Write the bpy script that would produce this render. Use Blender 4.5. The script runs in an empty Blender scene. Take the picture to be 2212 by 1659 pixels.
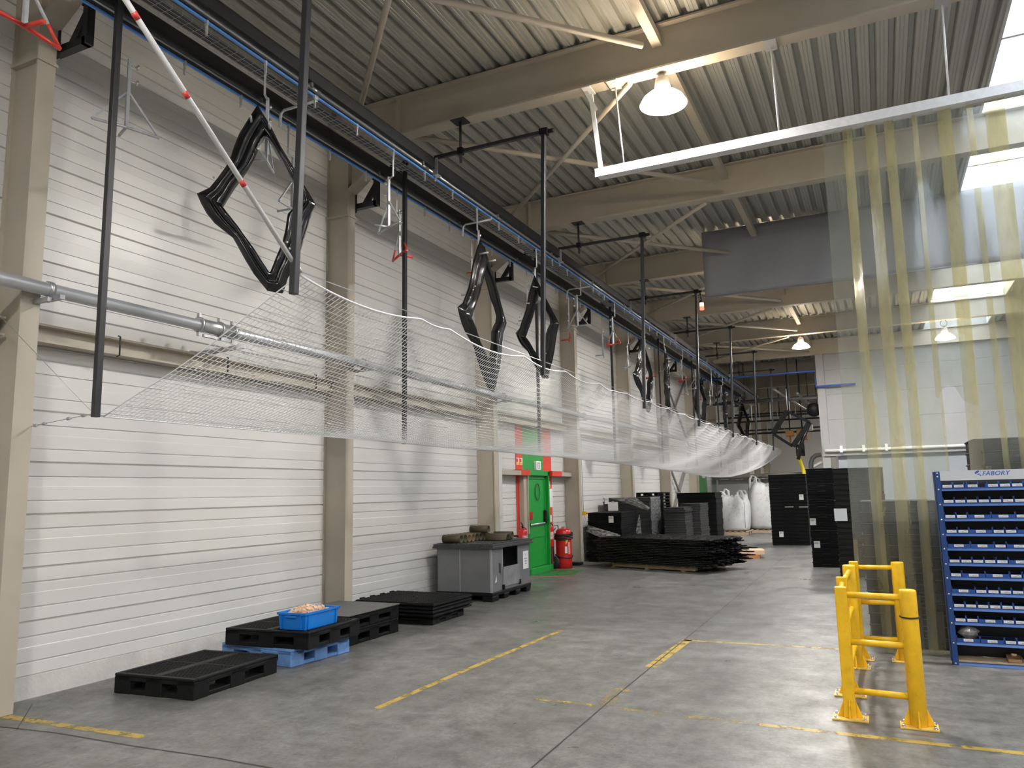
import bpy, bmesh, math, random
from mathutils import Vector, Matrix, Euler

random.seed(7)
S = bpy.context.scene
COL = S.collection
PI = math.pi

# ---------------------------------------------------------------- camera
F_PX, CX, CY, CAM_H = 1663.8, 1106.0, 829.5, 1.80
YAW, PITCH, ROLL = 0.44069, 0.14129, -0.02181
_fwd = Vector((-math.sin(YAW) * math.cos(PITCH), math.cos(YAW) * math.cos(PITCH), math.sin(PITCH)))
_r0 = Vector((math.cos(YAW), math.sin(YAW), 0))
_u0 = _r0.cross(_fwd)
_right = math.cos(ROLL) * _r0 + math.sin(ROLL) * _u0
_up = -math.sin(ROLL) * _r0 + math.cos(ROLL) * _u0
cam = bpy.data.cameras.new('camera')
cam.sensor_width = 36.0
cam.lens = F_PX / 2212.0 * 36.0
cam.clip_start = 0.05
cam.clip_end = 300
camera = bpy.data.objects.new('camera', cam)
COL.objects.link(camera)
camera.matrix_world = Matrix(((_right.x, _up.x, -_fwd.x, 0), (_right.y, _up.y, -_fwd.y, 0),
                              (_right.z, _up.z, -_fwd.z, CAM_H), (0, 0, 0, 1)))
S.camera = camera

# ---------------------------------------------------------------- daylight, exposure
S.view_settings.view_transform = 'Standard'
S.view_settings.look = 'None'
S.view_settings.gamma = 1
S.view_settings.exposure = 0.0
LAMP_POWER = 670.0
SKY_POWER = 6.5
world = bpy.data.worlds.new('daylight_sky')
S.world = world
world.use_nodes = True
bg = world.node_tree.nodes['Background']
bg.inputs[0].default_value = (0.84, 0.92, 1.0, 1)
bg.inputs[1].default_value = SKY_POWER
S.cycles.transparent_max_bounces = 24
S.cycles.max_bounces = 9
S.cycles.diffuse_bounces = 4
S.cycles.glossy_bounces = 3
S.cycles.sample_clamp_indirect = 6.0
# daylight portals fill the openings of the roof lights
for _y0, _y1 in ((-6, 10), (10, 35)):
    _p = bpy.data.lights.new('roof_light_portal', 'AREA')
    _p.shape = 'RECTANGLE'
    _p.size = 2.1
    _p.size_y = _y1 - _y0
    _po = bpy.data.objects.new('roof_light_portal', _p)
    COL.objects.link(_po)
    _po.location = (3.0, (_y0 + _y1) / 2, 8.05)
    _p.cycles.is_portal = True


def at(x, y, axis, val):
    """World point of photo pixel (x, y) on the plane axis = val."""
    d = _right * ((x - CX) / F_PX) - _up * ((y - CY) / F_PX) + _fwd
    c = Vector((0, 0, CAM_H))
    i = 'xyz'.index(axis)
    return c + d * ((val - c[i]) / d[i])


def fl(x, y):
    return at(x, y, 'z', 0)


# ---------------------------------------------------------------- materials
MATS = {}


def mat(name, col, rough=0.5, metal=0.0, var=0.0, vscale=6.0, bump=0.0, bscale=40.0, rvar=0.0, spec=0.5, col2=None,
        stretch=(1, 1, 1), coat=0.0):
    if name in MATS:
        return MATS[name]
    m = bpy.data.materials.new(name)
    m.use_nodes = True
    n, l = m.node_tree.nodes, m.node_tree.links
    p = n['Principled BSDF']
    p.inputs['Base Color'].default_value = (*col, 1)
    p.inputs['Roughness'].default_value = rough
    p.inputs['Metallic'].default_value = metal
    p.inputs['Specular IOR Level'].default_value = spec
    p.inputs['Coat Weight'].default_value = coat
    if var or bump or rvar:
        tc = n.new('ShaderNodeTexCoord')
        mp = n.new('ShaderNodeMapping')
        mp.inputs['Scale'].default_value = stretch
        l.new(tc.outputs['Object'], mp.inputs['Vector'])
    if var or rvar:
        nz = n.new('ShaderNodeTexNoise')
        nz.inputs['Scale'].default_value = vscale
        nz.inputs['Detail'].default_value = 5
        nz.inputs['Roughness'].default_value = 0.6
        l.new(mp.outputs[0], nz.inputs['Vector'])
    if var:
        rp = n.new('ShaderNodeValToRGB')
        c2 = col2 if col2 else tuple(max(0, c * (1 - var)) for c in col)
        c1 = col if col2 else tuple(min(1, c * (1 + var)) for c in col)
        rp.color_ramp.elements[0].position = 0.3
        rp.color_ramp.elements[1].position = 0.7
        rp.color_ramp.elements[0].color = (*c2, 1)
        rp.color_ramp.elements[1].color = (*c1, 1)
        l.new(nz.outputs['Fac'], rp.inputs[0])
        l.new(rp.outputs[0], p.inputs['Base Color'])
    if rvar:
        mr = n.new('ShaderNodeMapRange')
        mr.inputs['From Min'].default_value = 0.3
        mr.inputs['From Max'].default_value = 0.7
        mr.inputs['To Min'].default_value = max(0.02, rough - rvar)
        mr.inputs['To Max'].default_value = min(1, rough + rvar)
        l.new(nz.outputs['Fac'], mr.inputs['Value'])
        l.new(mr.outputs[0], p.inputs['Roughness'])
    if bump:
        nb = n.new('ShaderNodeTexNoise')
        nb.inputs['Scale'].default_value = bscale
        nb.inputs['Detail'].default_value = 3
        l.new(mp.outputs[0], nb.inputs['Vector'])
        bp = n.new('ShaderNodeBump')
        bp.inputs['Strength'].default_value = bump
        bp.inputs['Distance'].default_value = 0.02
        l.new(nb.outputs['Fac'], bp.inputs['Height'])
        l.new(bp.outputs[0], p.inputs['Normal'])
    MATS[name] = m
    return m


def emit(name, col, power):
    m = bpy.data.materials.new(name)
    m.use_nodes = True
    n, l = m.node_tree.nodes, m.node_tree.links
    n.remove(n['Principled BSDF'])
    e = n.new('ShaderNodeEmission')
    e.inputs[0].default_value = (*col, 1)
    e.inputs[1].default_value = power
    l.new(e.outputs[0], n['Material Output'].inputs[0])
    MATS[name] = m
    return m


def rgb(r, g, b):
    f = lambda v: (v / 255 / 12.92) if v / 255 <= 0.04045 else ((v / 255 + 0.055) / 1.055) ** 2.4
    return (f(r), f(g), f(b))


BEIGE = mat('beige_steel_paint', (0.45, 0.40, 0.325), 0.5, 0, 0.06, 1.5)
WHITEWALL = mat('white_panel_paint', (0.69, 0.675, 0.65), 0.34, 0, 0.018, 0.9, 0.0, rvar=0.06, stretch=(1, 0.35, 2.0))
CONCRETE = mat('plinth_concrete', (0.56, 0.54, 0.51), 0.8, 0, 0.14, 2.2, 0.35, 30)
DECK = mat('roof_deck_steel', (0.42, 0.42, 0.385), 0.40, 0.25, 0.12, 0.7, rvar=0.1, stretch=(1, 0.2, 1))
BLACKSTEEL = mat('black_steel', (0.022, 0.023, 0.026), 0.42, 0.1, 0.15, 8)
GALV = mat('galvanised_steel', (0.55, 0.56, 0.57), 0.38, 0.75, 0.12, 14, rvar=0.1)
ZINC = mat('dull_zinc', (0.46, 0.48, 0.50), 0.5, 0.4, 0.12, 14)
ALU = mat('aluminium', (0.70, 0.71, 0.73), 0.32, 0.55, 0.05, 6)
CHROME = mat('bright_metal', (0.75, 0.75, 0.76), 0.2, 0.9)
BLUECABLE = mat('blue_cable', (0.10, 0.30, 0.75), 0.45)
REDCOAT = mat('red_coating', (0.62, 0.045, 0.03), 0.35)
WHITEROPE = mat('white_rope', (0.86, 0.86, 0.87), 0.7)
BLACKGLOSS = mat('glossy_black_plastic', (0.008, 0.008, 0.009), 0.20, 0, 0.2, 6, 0.07, 9, spec=0.5)
BLACKPLASTIC = mat('black_plastic', (0.009, 0.009, 0.0095), 0.5, 0, 0.25, 9, 0.15, 60, spec=0.2)
BLACKMATT = mat('matt_black_plastic', (0.007, 0.0075, 0.008), 0.62, 0, 0.25, 7, spec=0.13)
BARBLACK = mat('bar_black_plastic', (0.006, 0.006, 0.0065), 0.42, 0, 0.2, 8, spec=0.22)
BLUEPALLET = mat('faded_blue_plastic', (0.15, 0.30, 0.62), 0.5, 0, 0.18, 9, 0.1, 60)
CRATEBLUE = mat('bright_blue_plastic', (0.006, 0.19, 0.66), 0.38, 0, 0.05, 8)
WOODBLOCK = mat('pale_wood', (0.82, 0.60, 0.42), 0.7, 0, 0.18, 40, col2=(0.66, 0.44, 0.29))
WOOD = mat('raw_pallet_wood', (0.48, 0.36, 0.23), 0.75, 0, 0.25, 12, stretch=(1, 6, 6))
YELLOW = mat('yellow_paint', (0.86, 0.50, 0.012), 0.33, 0, 0.10, 10, rvar=0.08)
RACKBLUE = mat('rack_blue_paint', (0.014, 0.058, 0.22), 0.4, 0.1, 0.1, 10)
BINBLUE = mat('bin_blue_plastic', (0.012, 0.075, 0.34), 0.45)
LABELWHITE = mat('label_white', (0.80, 0.80, 0.78), 0.6)
INK = mat('black_ink', (0.03, 0.03, 0.035), 0.7)
LOGOBLUE = mat('logo_blue', (0.04, 0.12, 0.48), 0.5)
HEADERGREY = mat('header_grey', (0.62, 0.64, 0.66), 0.5)
GREEN = mat('door_green', (0.012, 0.30, 0.045), 0.38, 0, 0.06, 3)
RED = mat('wall_red_paint', (0.66, 0.045, 0.022), 0.45, 0, 0.08, 4)
EXTRED = mat('extinguisher_red', (0.58, 0.018, 0.016), 0.25, 0, 0.05, 6)
BLACKRUBBER = mat('black_rubber', (0.012, 0.012, 0.013), 0.5)
GREYBIN = mat('grey_twinwall_plastic', (0.185, 0.185, 0.195), 0.42, 0, 0.08, 3)
LIDBLACK = mat('grey_black_lid', (0.05, 0.05, 0.054), 0.5, 0, 0.2, 12)
OLIVE = mat('olive_cardboard', (0.075, 0.058, 0.028), 0.6, 0, 0.15, 10)
OLIVEPALE = mat('olive_brown_cardboard', (0.17, 0.115, 0.055), 0.55, 0, 0.15, 10)
TARP = mat('grey_tarpaulin', (0.27, 0.27, 0.295), 0.6, 0, 0.06, 1.2, 0.25, 1.3)
BAGWHITE = mat('woven_white_sack', (0.66, 0.66, 0.67), 0.55, 0, 0.1, 5, 0.35, 5)
PLYGREY = mat('grey_lid_sheet', (0.115, 0.112, 0.105), 0.55, 0, 0.15, 5)
ORANGE = mat('machine_orange', (0.62, 0.25, 0.03), 0.45)
PARTITION = mat('partition_grey_panel', (0.31, 0.308, 0.304), 0.5, 0, 0.06, 1.0)
PANELBLUEGREY = mat('blue_grey_panel', (0.30, 0.325, 0.36), 0.5)
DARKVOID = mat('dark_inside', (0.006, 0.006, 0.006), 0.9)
CARDBOARD = mat('brown_cardboard', (0.36, 0.21, 0.11), 0.75, 0, 0.1, 14)
WHITEPIPE = mat('white_pole', (0.80, 0.79, 0.77), 0.35)
REDBAND = mat('red_band', (0.62, 0.05, 0.04), 0.45)
GREYTRAY = mat('dark_grey_plastic', (0.035, 0.035, 0.037), 0.5, 0, 0.2, 10)
BINDER = mat('yellow_tarp_tube', (0.85, 0.68, 0.02), 0.5)


# ---------------------------------------------------------------- mesh helpers
class B:
    """Collects shapes and links them as ONE mesh object."""

    def __init__(self):
        self.bm = bmesh.new()

    def _mi(self, faces, mi):
        for f in faces:
            f.material_index = mi

    def hexa(self, pts, mi=0):
        v = [self.bm.verts.new(p) for p in pts]
        fs = [self.bm.faces.new([v[i] for i in q]) for q in
              ((3, 2, 1, 0), (4, 5, 6, 7), (0, 1, 5, 4), (1, 2, 6, 5), (2, 3, 7, 6), (3, 0, 4, 7))]
        self._mi(fs, mi)
        return self

    def box(self, x0, x1, y0, y1, z0, z1, mi=0):
        return self.hexa([(x0, y0, z0), (x1, y0, z0), (x1, y1, z0), (x0, y1, z0),
                          (x0, y0, z1), (x1, y0, z1), (x1, y1, z1), (x0, y1, z1)], mi)

    def bar(self, a, b, w, h=None, up=(0, 0, 1), mi=0):
        """Rectangular bar from a to b, w wide, h along the up side."""
        h = h or w
        a, b = Vector(a), Vector(b)
        d = (b - a).normalized()
        u = Vector(up)
        if abs(d.dot(u)) > 0.98:
            u = Vector((1, 0, 0))
        s = d.cross(u).normalized() * (w / 2)
        t = s.cross(d).normalized() * (h / 2)
        return self.hexa([a - s - t, a + s - t, b + s - t, b - s - t, a - s + t, a + s + t, b + s + t, b - s + t], mi)

    def tube(self, pts, r, n=10, mi=0, caps=True, closed=False):
        pts = [Vector(p) for p in pts]
        rs = r if isinstance(r, (list, tuple)) else [r] * len(pts)
        rings = []
        N = len(pts)
        prev = None
        for i, p in enumerate(pts):
            if closed:
                d = pts[(i + 1) % N] - pts[i - 1]
            else:
                d = pts[min(i + 1, N - 1)] - pts[max(i - 1, 0)]
            d.normalize()
            if prev is None:
                u = Vector((0, 0, 1)) if abs(d.z) < 0.9 else Vector((1, 0, 0))
            else:
                u = prev
            s = d.cross(u)
            if s.length < 1e-5:
                s = d.cross(Vector((0, 1, 0)))
            s.normalize()
            t = s.cross(d).normalized()
            prev = t
            rings.append([self.bm.verts.new(p + s * (math.cos(2 * PI * k / n) * rs[i]) + t * (math.sin(2 * PI * k / n) * rs[i]))
                          for k in range(n)])
        fs = []
        for i in range(N if closed else N - 1):
            A, C = rings[i], rings[(i + 1) % N]
            for k in range(n):
                fs.append(self.bm.faces.new((A[k], A[(k + 1) % n], C[(k + 1) % n], C[k])))
        for f in fs:
            f.smooth = n > 4
        if caps and not closed:
            fs.append(self.bm.faces.new(rings[0][::-1]))
            fs.append(self.bm.faces.new(rings[-1]))
        self._mi(fs, mi)
        return self

    def lathe(self, prof, c=(0, 0, 0), n=24, mi=0, axis='z'):
        """prof: list of (radius, height)."""
        c = Vector(c)

        def pt(r, h, a):
            if axis == 'z':
                return c + Vector((r * math.cos(a), r * math.sin(a), h))
            if axis == 'x':
                return c + Vector((h, r * math.cos(a), r * math.sin(a)))
            return c + Vector((r * math.sin(a), h, r * math.cos(a)))
        rings = []
        for r, h in prof:
            if r < 1e-6:
                rings.append([self.bm.verts.new(pt(0, h, 0))])
            else:
                rings.append([self.bm.verts.new(pt(r, h, 2 * PI * k / n)) for k in range(n)])
        fs = []
        for A, C in zip(rings, rings[1:]):
            for k in range(n):
                k2 = (k + 1) % n
                q = []
                q += [A[k], A[k2]] if len(A) > 1 else [A[0]]
                q += [C[k2], C[k]] if len(C) > 1 else [C[0]]
                if len(q) > 2:
                    f = self.bm.faces.new(q)
                    f.smooth = True
                    fs.append(f)
        if len(rings[0]) > 1:
            fs.append(self.bm.faces.new(rings[0][::-1]))
        if len(rings[-1]) > 1:
            fs.append(self.bm.faces.new(rings[-1]))
        self._mi(fs, mi)
        return self

    def prism(self, poly, a, b, mi=0):
        """poly: list of points; extruded by vector b - a from a."""
        a, b = Vector(a), Vector(b)
        A = [self.bm.verts.new(Vector(p) + a) for p in poly]
        C = [self.bm.verts.new(Vector(p) + b) for p in poly]
        n = len(poly)
        fs = [self.bm.faces.new((A[i], A[(i + 1) % n], C[(i + 1) % n], C[i])) for i in range(n)]
        fs.append(self.bm.faces.new(A[::-1]))
        fs.append(self.bm.faces.new(C))
        self._mi(fs, mi)
        return self

    def grid(self, rows, mi=0, smooth=True, closed=False):
        V = [[self.bm.verts.new(p) for p in row] for row in rows]
        fs = []
        R = len(V)
        for i in range(R if closed else R - 1):
            a, b = V[i], V[(i + 1) % R]
            for j in range(len(a) - 1):
                f = self.bm.faces.new((a[j], a[j + 1], b[j + 1], b[j]))
                f.smooth = smooth
                fs.append(f)
        self._mi(fs, mi)
        return self

    def poly(self, pts, mi=0):
        f = self.bm.faces.new([self.bm.verts.new(p) for p in pts])
        f.material_index = mi
        return self

    def build(self, name, m, parent=None, bevel=0.0, solid=0.0, seg=1, normals=True):
        me = bpy.data.meshes.new(name)
        if normals:
            bmesh.ops.recalc_face_normals(self.bm, faces=self.bm.faces)
        self.bm.to_mesh(me)
        self.bm.free()
        o = bpy.data.objects.new(name, me)
        for x in (m if isinstance(m, (list, tuple)) else [m]):
            me.materials.append(x)
        COL.objects.link(o)
        if parent:
            o.parent = parent
        if solid:
            md = o.modifiers.new('thickness', 'SOLIDIFY')
            md.thickness = solid
            md.offset = 0
        if bevel:
            md = o.modifiers.new('edge', 'BEVEL')
            md.width = bevel
            md.segments = seg
            md.limit_method = 'ANGLE'
            md.angle_limit = 0.7
        return o


def tag(o, label, cat=None, group=None, kind=None):
    o['label'] = label
    if cat:
        o['category'] = cat
    if group:
        o['group'] = group
    if kind:
        o['kind'] = kind
    return o


def thing(name, label, cat, loc=(0, 0, 0), rz=0.0, group=None, kind=None):
    o = bpy.data.objects.new(name, None)
    o.empty_display_size = 0.1
    COL.objects.link(o)
    o.location = loc
    o.rotation_euler = (0, 0, rz)
    return tag(o, label, cat, group, kind)


def kids(o):
    return [c for c in bpy.data.objects if c.parent == o]


def dup(root, loc, rz=None, label=None, group=None):
    r = root.copy()
    COL.objects.link(r)
    r.location = loc
    if rz is not None:
        r.rotation_euler = (0, 0, rz)
    if label:
        r['label'] = label
    if group:
        r['group'] = group
    for ch in root.children:
        c = ch.copy()
        COL.objects.link(c)
        c.parent = r
        for g in ch.children:
            d = g.copy()
            COL.objects.link(d)
            d.parent = c
    return r


ORD = ['first', 'second', 'third', 'fourth', 'fifth', 'sixth', 'seventh', 'eighth', 'ninth', 'tenth', 'eleventh',
       'twelfth', 'thirteenth', 'fourteenth', 'fifteenth', 'sixteenth']


# ================================================================ SETTING
WX = -7.37          # face of the left wall
Y0, Y1 = -8.0, 60.0
XR = 13.0
ROOF = 7.74
COLY = [4.38 + 4.79 * i for i in range(12)]     # column centres along the left wall


def struct(o, label, cat):
    return tag(o, label, cat, kind='structure')


# ---- floor
def floor_material():
    m = bpy.data.materials.new('polished_concrete')
    m.use_nodes = True
    n, l = m.node_tree.nodes, m.node_tree.links
    p = n['Principled BSDF']
    tc = n.new('ShaderNodeTexCoord')

    def noise(scale, detail, rough, st=(1, 1, 1)):
        mp = n.new('ShaderNodeMapping')
        mp.inputs['Scale'].default_value = st
        l.new(tc.outputs['Object'], mp.inputs[0])
        z = n.new('ShaderNodeTexNoise')
        z.inputs['Scale'].default_value = scale
        z.inputs['Detail'].default_value = detail
        z.inputs['Roughness'].default_value = rough
        l.new(mp.outputs[0], z.inputs['Vector'])
        return z.outputs['Fac']

    def ramp(src, a, b, ca, cb):
        r = n.new('ShaderNodeValToRGB')
        r.color_ramp.elements[0].position = a
        r.color_ramp.elements[1].position = b
        r.color_ramp.elements[0].color = (*ca, 1)
        r.color_ramp.elements[1].color = (*cb, 1)
        l.new(src, r.inputs[0])
        return r.outputs[0]

    def mult(a, b, fac=1.0):
        x = n.new('ShaderNodeMix')
        x.data_type = 'RGBA'
        x.blend_type = 'MULTIPLY'
        x.inputs[0].default_value = fac
        l.new(a, x.inputs[6])
        l.new(b, x.inputs[7])
        return x.outputs[2]
    base = ramp(noise(0.9, 9, 0.62), 0.30, 0.72, (0.165, 0.161, 0.152), (0.235, 0.23, 0.218))
    blot = ramp(noise(3.2, 7, 0.66, (1, 1.5, 1)), 0.33, 0.62, (0.66, 0.655, 0.64), (1.06, 1.06, 1.06))
    fine = ramp(noise(26, 5, 0.7), 0.32, 0.64, (0.70, 0.70, 0.69), (1.12, 1.12, 1.12))
    mid = ramp(noise(8.5, 7, 0.7, (1, 0.6, 1)), 0.34, 0.60, (0.74, 0.73, 0.72), (1.05, 1.05, 1.05))
    speck = ramp(noise(70, 2, 0.5), 0.27, 0.33, (0.45, 0.44, 0.42), (1, 1, 1))
    scuff = ramp(noise(1.3, 6, 0.7, (1.0, 0.28, 1)), 0.36, 0.68, (0.78, 0.775, 0.77), (1.10, 1.10, 1.10))
    c = mult(mult(mult(mult(mult(base, blot), fine), speck), scuff), mid)
    l.new(c, p.inputs['Base Color'])
    mr = n.new('ShaderNodeMapRange')
    mr.inputs['From Min'].default_value = 0.3
    mr.inputs['From Max'].default_value = 0.7
    mr.inputs['To Min'].default_value = 0.26
    mr.inputs['To Max'].default_value = 0.52
    l.new(noise(1.7, 6, 0.65), mr.inputs['Value'])
    l.new(mr.outputs[0], p.inputs['Roughness'])
    p.inputs['Specular IOR Level'].default_value = 0.42
    bp = n.new('ShaderNodeBump')
    bp.inputs['Strength'].default_value = 0.12
    bp.inputs['Distance'].default_value = 0.01
    l.new(noise(9, 4, 0.6), bp.inputs['Height'])
    l.new(bp.outputs[0], p.inputs['Normal'])
    return m


FLOORMAT = floor_material()
o = B().box(WX - 0.3, XR + 0.2, Y0 - 0.2, Y1 + 0.2, -0.2, 0).build('floor', FLOORMAT)
struct(o, 'grey stained polished concrete floor of the hall', 'floor')


def worn(name, col, keep, scale=7.0):
    m = bpy.data.materials.new(name)
    m.use_nodes = True
    n, l = m.node_tree.nodes, m.node_tree.links
    p = n['Principled BSDF']
    p.inputs['Base Color'].default_value = (*col, 1)
    p.inputs['Roughness'].default_value = 0.45
    tc = n.new('ShaderNodeTexCoord')
    z = n.new('ShaderNodeTexNoise')
    z.inputs['Scale'].default_value = scale
    z.inputs['Detail'].default_value = 8
    z.inputs['Roughness'].default_value = 0.72
    l.new(tc.outputs['Object'], z.inputs['Vector'])
    r = n.new('ShaderNodeValToRGB')
    r.color_ramp.elements[0].position = keep - 0.05
    r.color_ramp.elements[1].position = keep + 0.06
    l.new(z.outputs['Fac'], r.inputs[0])
    l.new(r.outputs[0], p.inputs['Alpha'])
    return m


LINE_A = worn('worn_yellow_line', (0.40, 0.275, 0.055), 0.44)
LINE_B = worn('very_worn_yellow_line', (0.36, 0.26, 0.08), 0.54)
LINE_O = worn('worn_orange_line', (0.55, 0.20, 0.08), 0.47)
LINE_G = worn('worn_green_floor_paint', (0.03, 0.20, 0.06), 0.42, 3)
JOINT = worn('dark_joint_filler', (0.035, 0.032, 0.03), 0.40, 12)


def strip(pts, w, m, name, label, cat='floor marking', z=0.0012):
    b = B()
    pts = [Vector((p.x, p.y, z)) for p in pts]
    for a, c in zip(pts, pts[1:]):
        d = (c - a).normalized()
        s = Vector((-d.y, d.x, 0)) * (w / 2)
        b.poly([a - s, c - s, c + s, a + s])
    return struct(b.build(name, m), label, cat)


strip([fl(812, 1531), fl(1000, 1450), fl(1212, 1362)], 0.07, LINE_A, 'floor_line', 'thin yellow floor line running away beside the pallets')
strip([fl(1405, 1441), fl(1487, 1381)], 0.12, LINE_A, 'floor_line', 'worn yellow floor line along the dark floor joint, farther piece')
strip([fl(1292, 1531), fl(1345, 1488)], 0.14, LINE_B, 'floor_line', 'worn yellow floor line along the dark floor joint, nearer piece')
strip([fl(1478, 1383), fl(1640, 1392), fl(1812, 1402)], 0.075, LINE_A, 'floor_line', 'yellow floor line crossing from the joint towards the yellow barrier')
strip([fl(1130, 1506), fl(1400, 1538), fl(1640, 1565)], 0.075, LINE_B, 'floor_line', 'almost worn away yellow cross line on the open floor')
strip([fl(1640, 1565), fl(1900, 1594), fl(2230, 1630)], 0.075, LINE_A, 'floor_line', 'yellow floor line passing in front of the yellow barrier')
strip([fl(-20, 1543), fl(150, 1569), fl(310, 1592)], 0.09, LINE_A, 'floor_line', 'faded yellow floor line at the foot of the nearest column')
strip([fl(1640, 1253), fl(1700, 1255), fl(1790, 1258)], 0.09, LINE_B, 'floor_line', 'short faded yellow mark beyond the black bar pile')
strip([fl(1148, 1659), fl(1320, 1512), fl(1480, 1381), fl(1560, 1315), fl(1640, 1248), fl(1700, 1199)], 0.014, JOINT, 'floor_joint',
      'dark sawn floor joint running down the middle of the hall', 'floor joint', 0.0018)
strip([fl(-10, 1569), fl(120, 1583), fl(290, 1612), fl(470, 1638), fl(600, 1662)], 0.018, JOINT, 'floor_joint',
      'crumbling floor crack near the nearest column', 'floor joint', 0.0018)
strip([fl(36, 1577), fl(70, 1521)], 0.010, JOINT, 'floor_joint', 'short floor crack meeting the plinth by the nearest column', 'floor joint', 0.0018)
strip([fl(1000, 1336), fl(1480, 1346), fl(1812, 1352)], 0.010, JOINT, 'floor_joint', 'fine cross joint in the middle of the open floor', 'floor joint', 0.0018)
b = B()
b.poly([Vector((p.x, p.y, 0.0008)) for p in (fl(1120, 1244), fl(1240, 1243), fl(1262, 1231), fl(1190, 1230))])
struct(b.build('floor_marking', LINE_G), 'worn green painted floor patch in front of the green door', 'floor marking')
strip([fl(1120, 1246), fl(1242, 1245)], 0.10, LINE_O, 'floor_line', 'orange floor line bordering the green patch at the door')
strip([fl(1192, 1231), fl(1262, 1228)], 0.10, LINE_O, 'floor_line', 'orange floor line behind the red wheeled extinguisher')

# ---- left wall: ribbed sandwich panels over a concrete plinth
prof = []
z = 0.20
while z < 8.0:
    for dz, dx in ((0.0, -0.024), (0.012, 0.0), (0.118, 0.0), (0.121, -0.010), (0.133, -0.010), (0.136, 0.0), (0.245, 0.004), (0.262, 0.004),
                   (0.268, 0.0), (0.350, 0.0), (0.353, -0.012), (0.366, -0.012), (0.369, 0.0), (0.490, 0.002), (0.494, -0.024)):
        prof.append((WX + dx, z + dz))
    z += 0.5
ys = [Y0] + [c for c in COLY] + [Y1]
b = B()
b.grid([[(x, y, zz) for x, zz in prof] for y in ys], smooth=False)
struct(b.build('wall_left', WHITEWALL), 'white horizontally ribbed panel wall along the left side', 'wall')
b = B()
rows = []
for k in range(140):
    y = Y0 + (Y1 - Y0) * k / 139
    e = 0.008 * random.random()
    rows.append([(WX - 0.05, y, 0.215), (WX + 0.012 + e, y, 0.205 - e), (WX + 0.02 + e * 0.5, y, 0.10), (WX + 0.018 + e, y, -0.01)])
b.grid(rows, smooth=False)
struct(b.build('baseboard_left', CONCRETE), 'scuffed concrete plinth at the foot of the left wall', 'plinth')

# ---- columns
PLACES = ['nearest the camera, at the left picture edge', 'between the crate pallets and the grey bin', 'behind the grey bin, left of the green door',
          'right of the red wheeled extinguisher', 'behind the film wrapped black boxes', 'behind the tall black slatted stack',
          'just left of the far green door', 'seventh past the nearest column', 'eighth past the nearest column', 'ninth past the nearest column',
          'tenth past the nearest column', 'last before the far end wall']
for i, yc in enumerate(COLY):
    b = B()
    b.box(WX, WX + 0.02, yc - 0.09, yc + 0.09, 0, 7.70)
    b.box(WX + 0.38, WX + 0.40, yc - 0.09, yc + 0.09, 0, 7.70)
    b.box(WX + 0.02, WX + 0.38, yc - 0.055, yc + 0.055, 0, 7.70)
    b.box(WX + 0.01, WX + 0.42, yc - 0.105, yc + 0.105, 6.02, 6.05)
    o = b.build('column', BEIGE)
    struct(o, 'beige steel column ' + PLACES[i], 'column')

# ---- roof beams with haunch and end plate
for i, yc in enumerate(COLY):
    b = B()
    x0, x1 = WX + 0.40, XR
    b.box(x0, x1, yc - 0.11, yc + 0.11, 7.10, 7.125)
    b.box(x0, x1, yc - 0.11, yc + 0.11, 7.69, 7.715)
    b.box(x0, x1, yc - 0.012, yc + 0.012, 7.125, 7.69)
    b.box(-6.085, -6.05, yc - 0.115, yc + 0.115, 7.02, 7.70)
    b.prism([(x0, yc - 0.01, 6.42), (-6.09, yc - 0.01, 7.04), (-6.09, yc - 0.01, 7.10), (x0, yc - 0.01, 7.10)], (0, 0, 0), (0, 0.02, 0))
    b.bar((x0, yc, 6.42), (-6.08, yc, 7.05), 0.22, 0.025)
    o = b.build('beam', BEIGE)
    struct(o, 'beige steel roof beam, ' + ORD[i] + ' one counted from the camera end', 'beam')

# ---- horizontal roof bracing and the long tie
for i in range(-1, 6):
    ya = 4.38 + 4.79 * i
    o = B().tube([(-6.05, ya + 0.06, 7.16), (-2.2, ya + 4.2, 7.16)], 0.042, 10).build('brace_tube', BEIGE)
    tag(o, 'beige diagonal roof brace slanting away from the wall between beams', 'brace', 'roof braces slanting away from the wall', 'structure')
    o = B().tube([(-2.55, ya + 0.06, 7.08), (-6.08, ya + 3.78, 7.08)], 0.038, 10).build('brace_tube', BEIGE)
    tag(o, 'beige diagonal roof brace slanting towards the wall between beams', 'brace', 'roof braces slanting towards the wall', 'structure')
o = B().box(-2.21, -2.09, Y0, 32.9, 7.44, 7.56).build('beam', BEIGE)
struct(o, 'long beige roof tie running lengthwise above the lamps', 'beam')

# ---- roof deck with the roof light opening
SX0, SX1, SY1 = 1.95, 4.05, 34.0


def deck(b, xa, xb, ya, yb):
    x = xa
    pts = []
    while x < xb - 0.01:
        for dx, zz in ((0, ROOF), (0.035, ROOF), (0.039, ROOF + 0.006), (0.049, ROOF + 0.006), (0.053, ROOF), (0.082, ROOF), (0.086, ROOF + 0.006),
                       (0.096, ROOF + 0.006), (0.10, ROOF), (0.138, ROOF), (0.158, ROOF + 0.075), (0.215, ROOF + 0.075)):
            pts.append((min(x + dx, xb), zz))
        x += 0.238
    pts.append((xb, ROOF))
    b.grid([[(px, y, zz) for px, zz in pts] for y in (ya, yb)], smooth=False)


b = B()
deck(b, WX - 0.3, SX0, Y0, Y1)
deck(b, SX1, XR, Y0, Y1)
deck(b, SX0, SX1, SY1, Y1)
deck(b, SX0, SX1, Y0, -6.0)
struct(b.build('ceiling', DECK), 'grey trapezoidal steel roof deck over the hall', 'ceiling')


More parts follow.
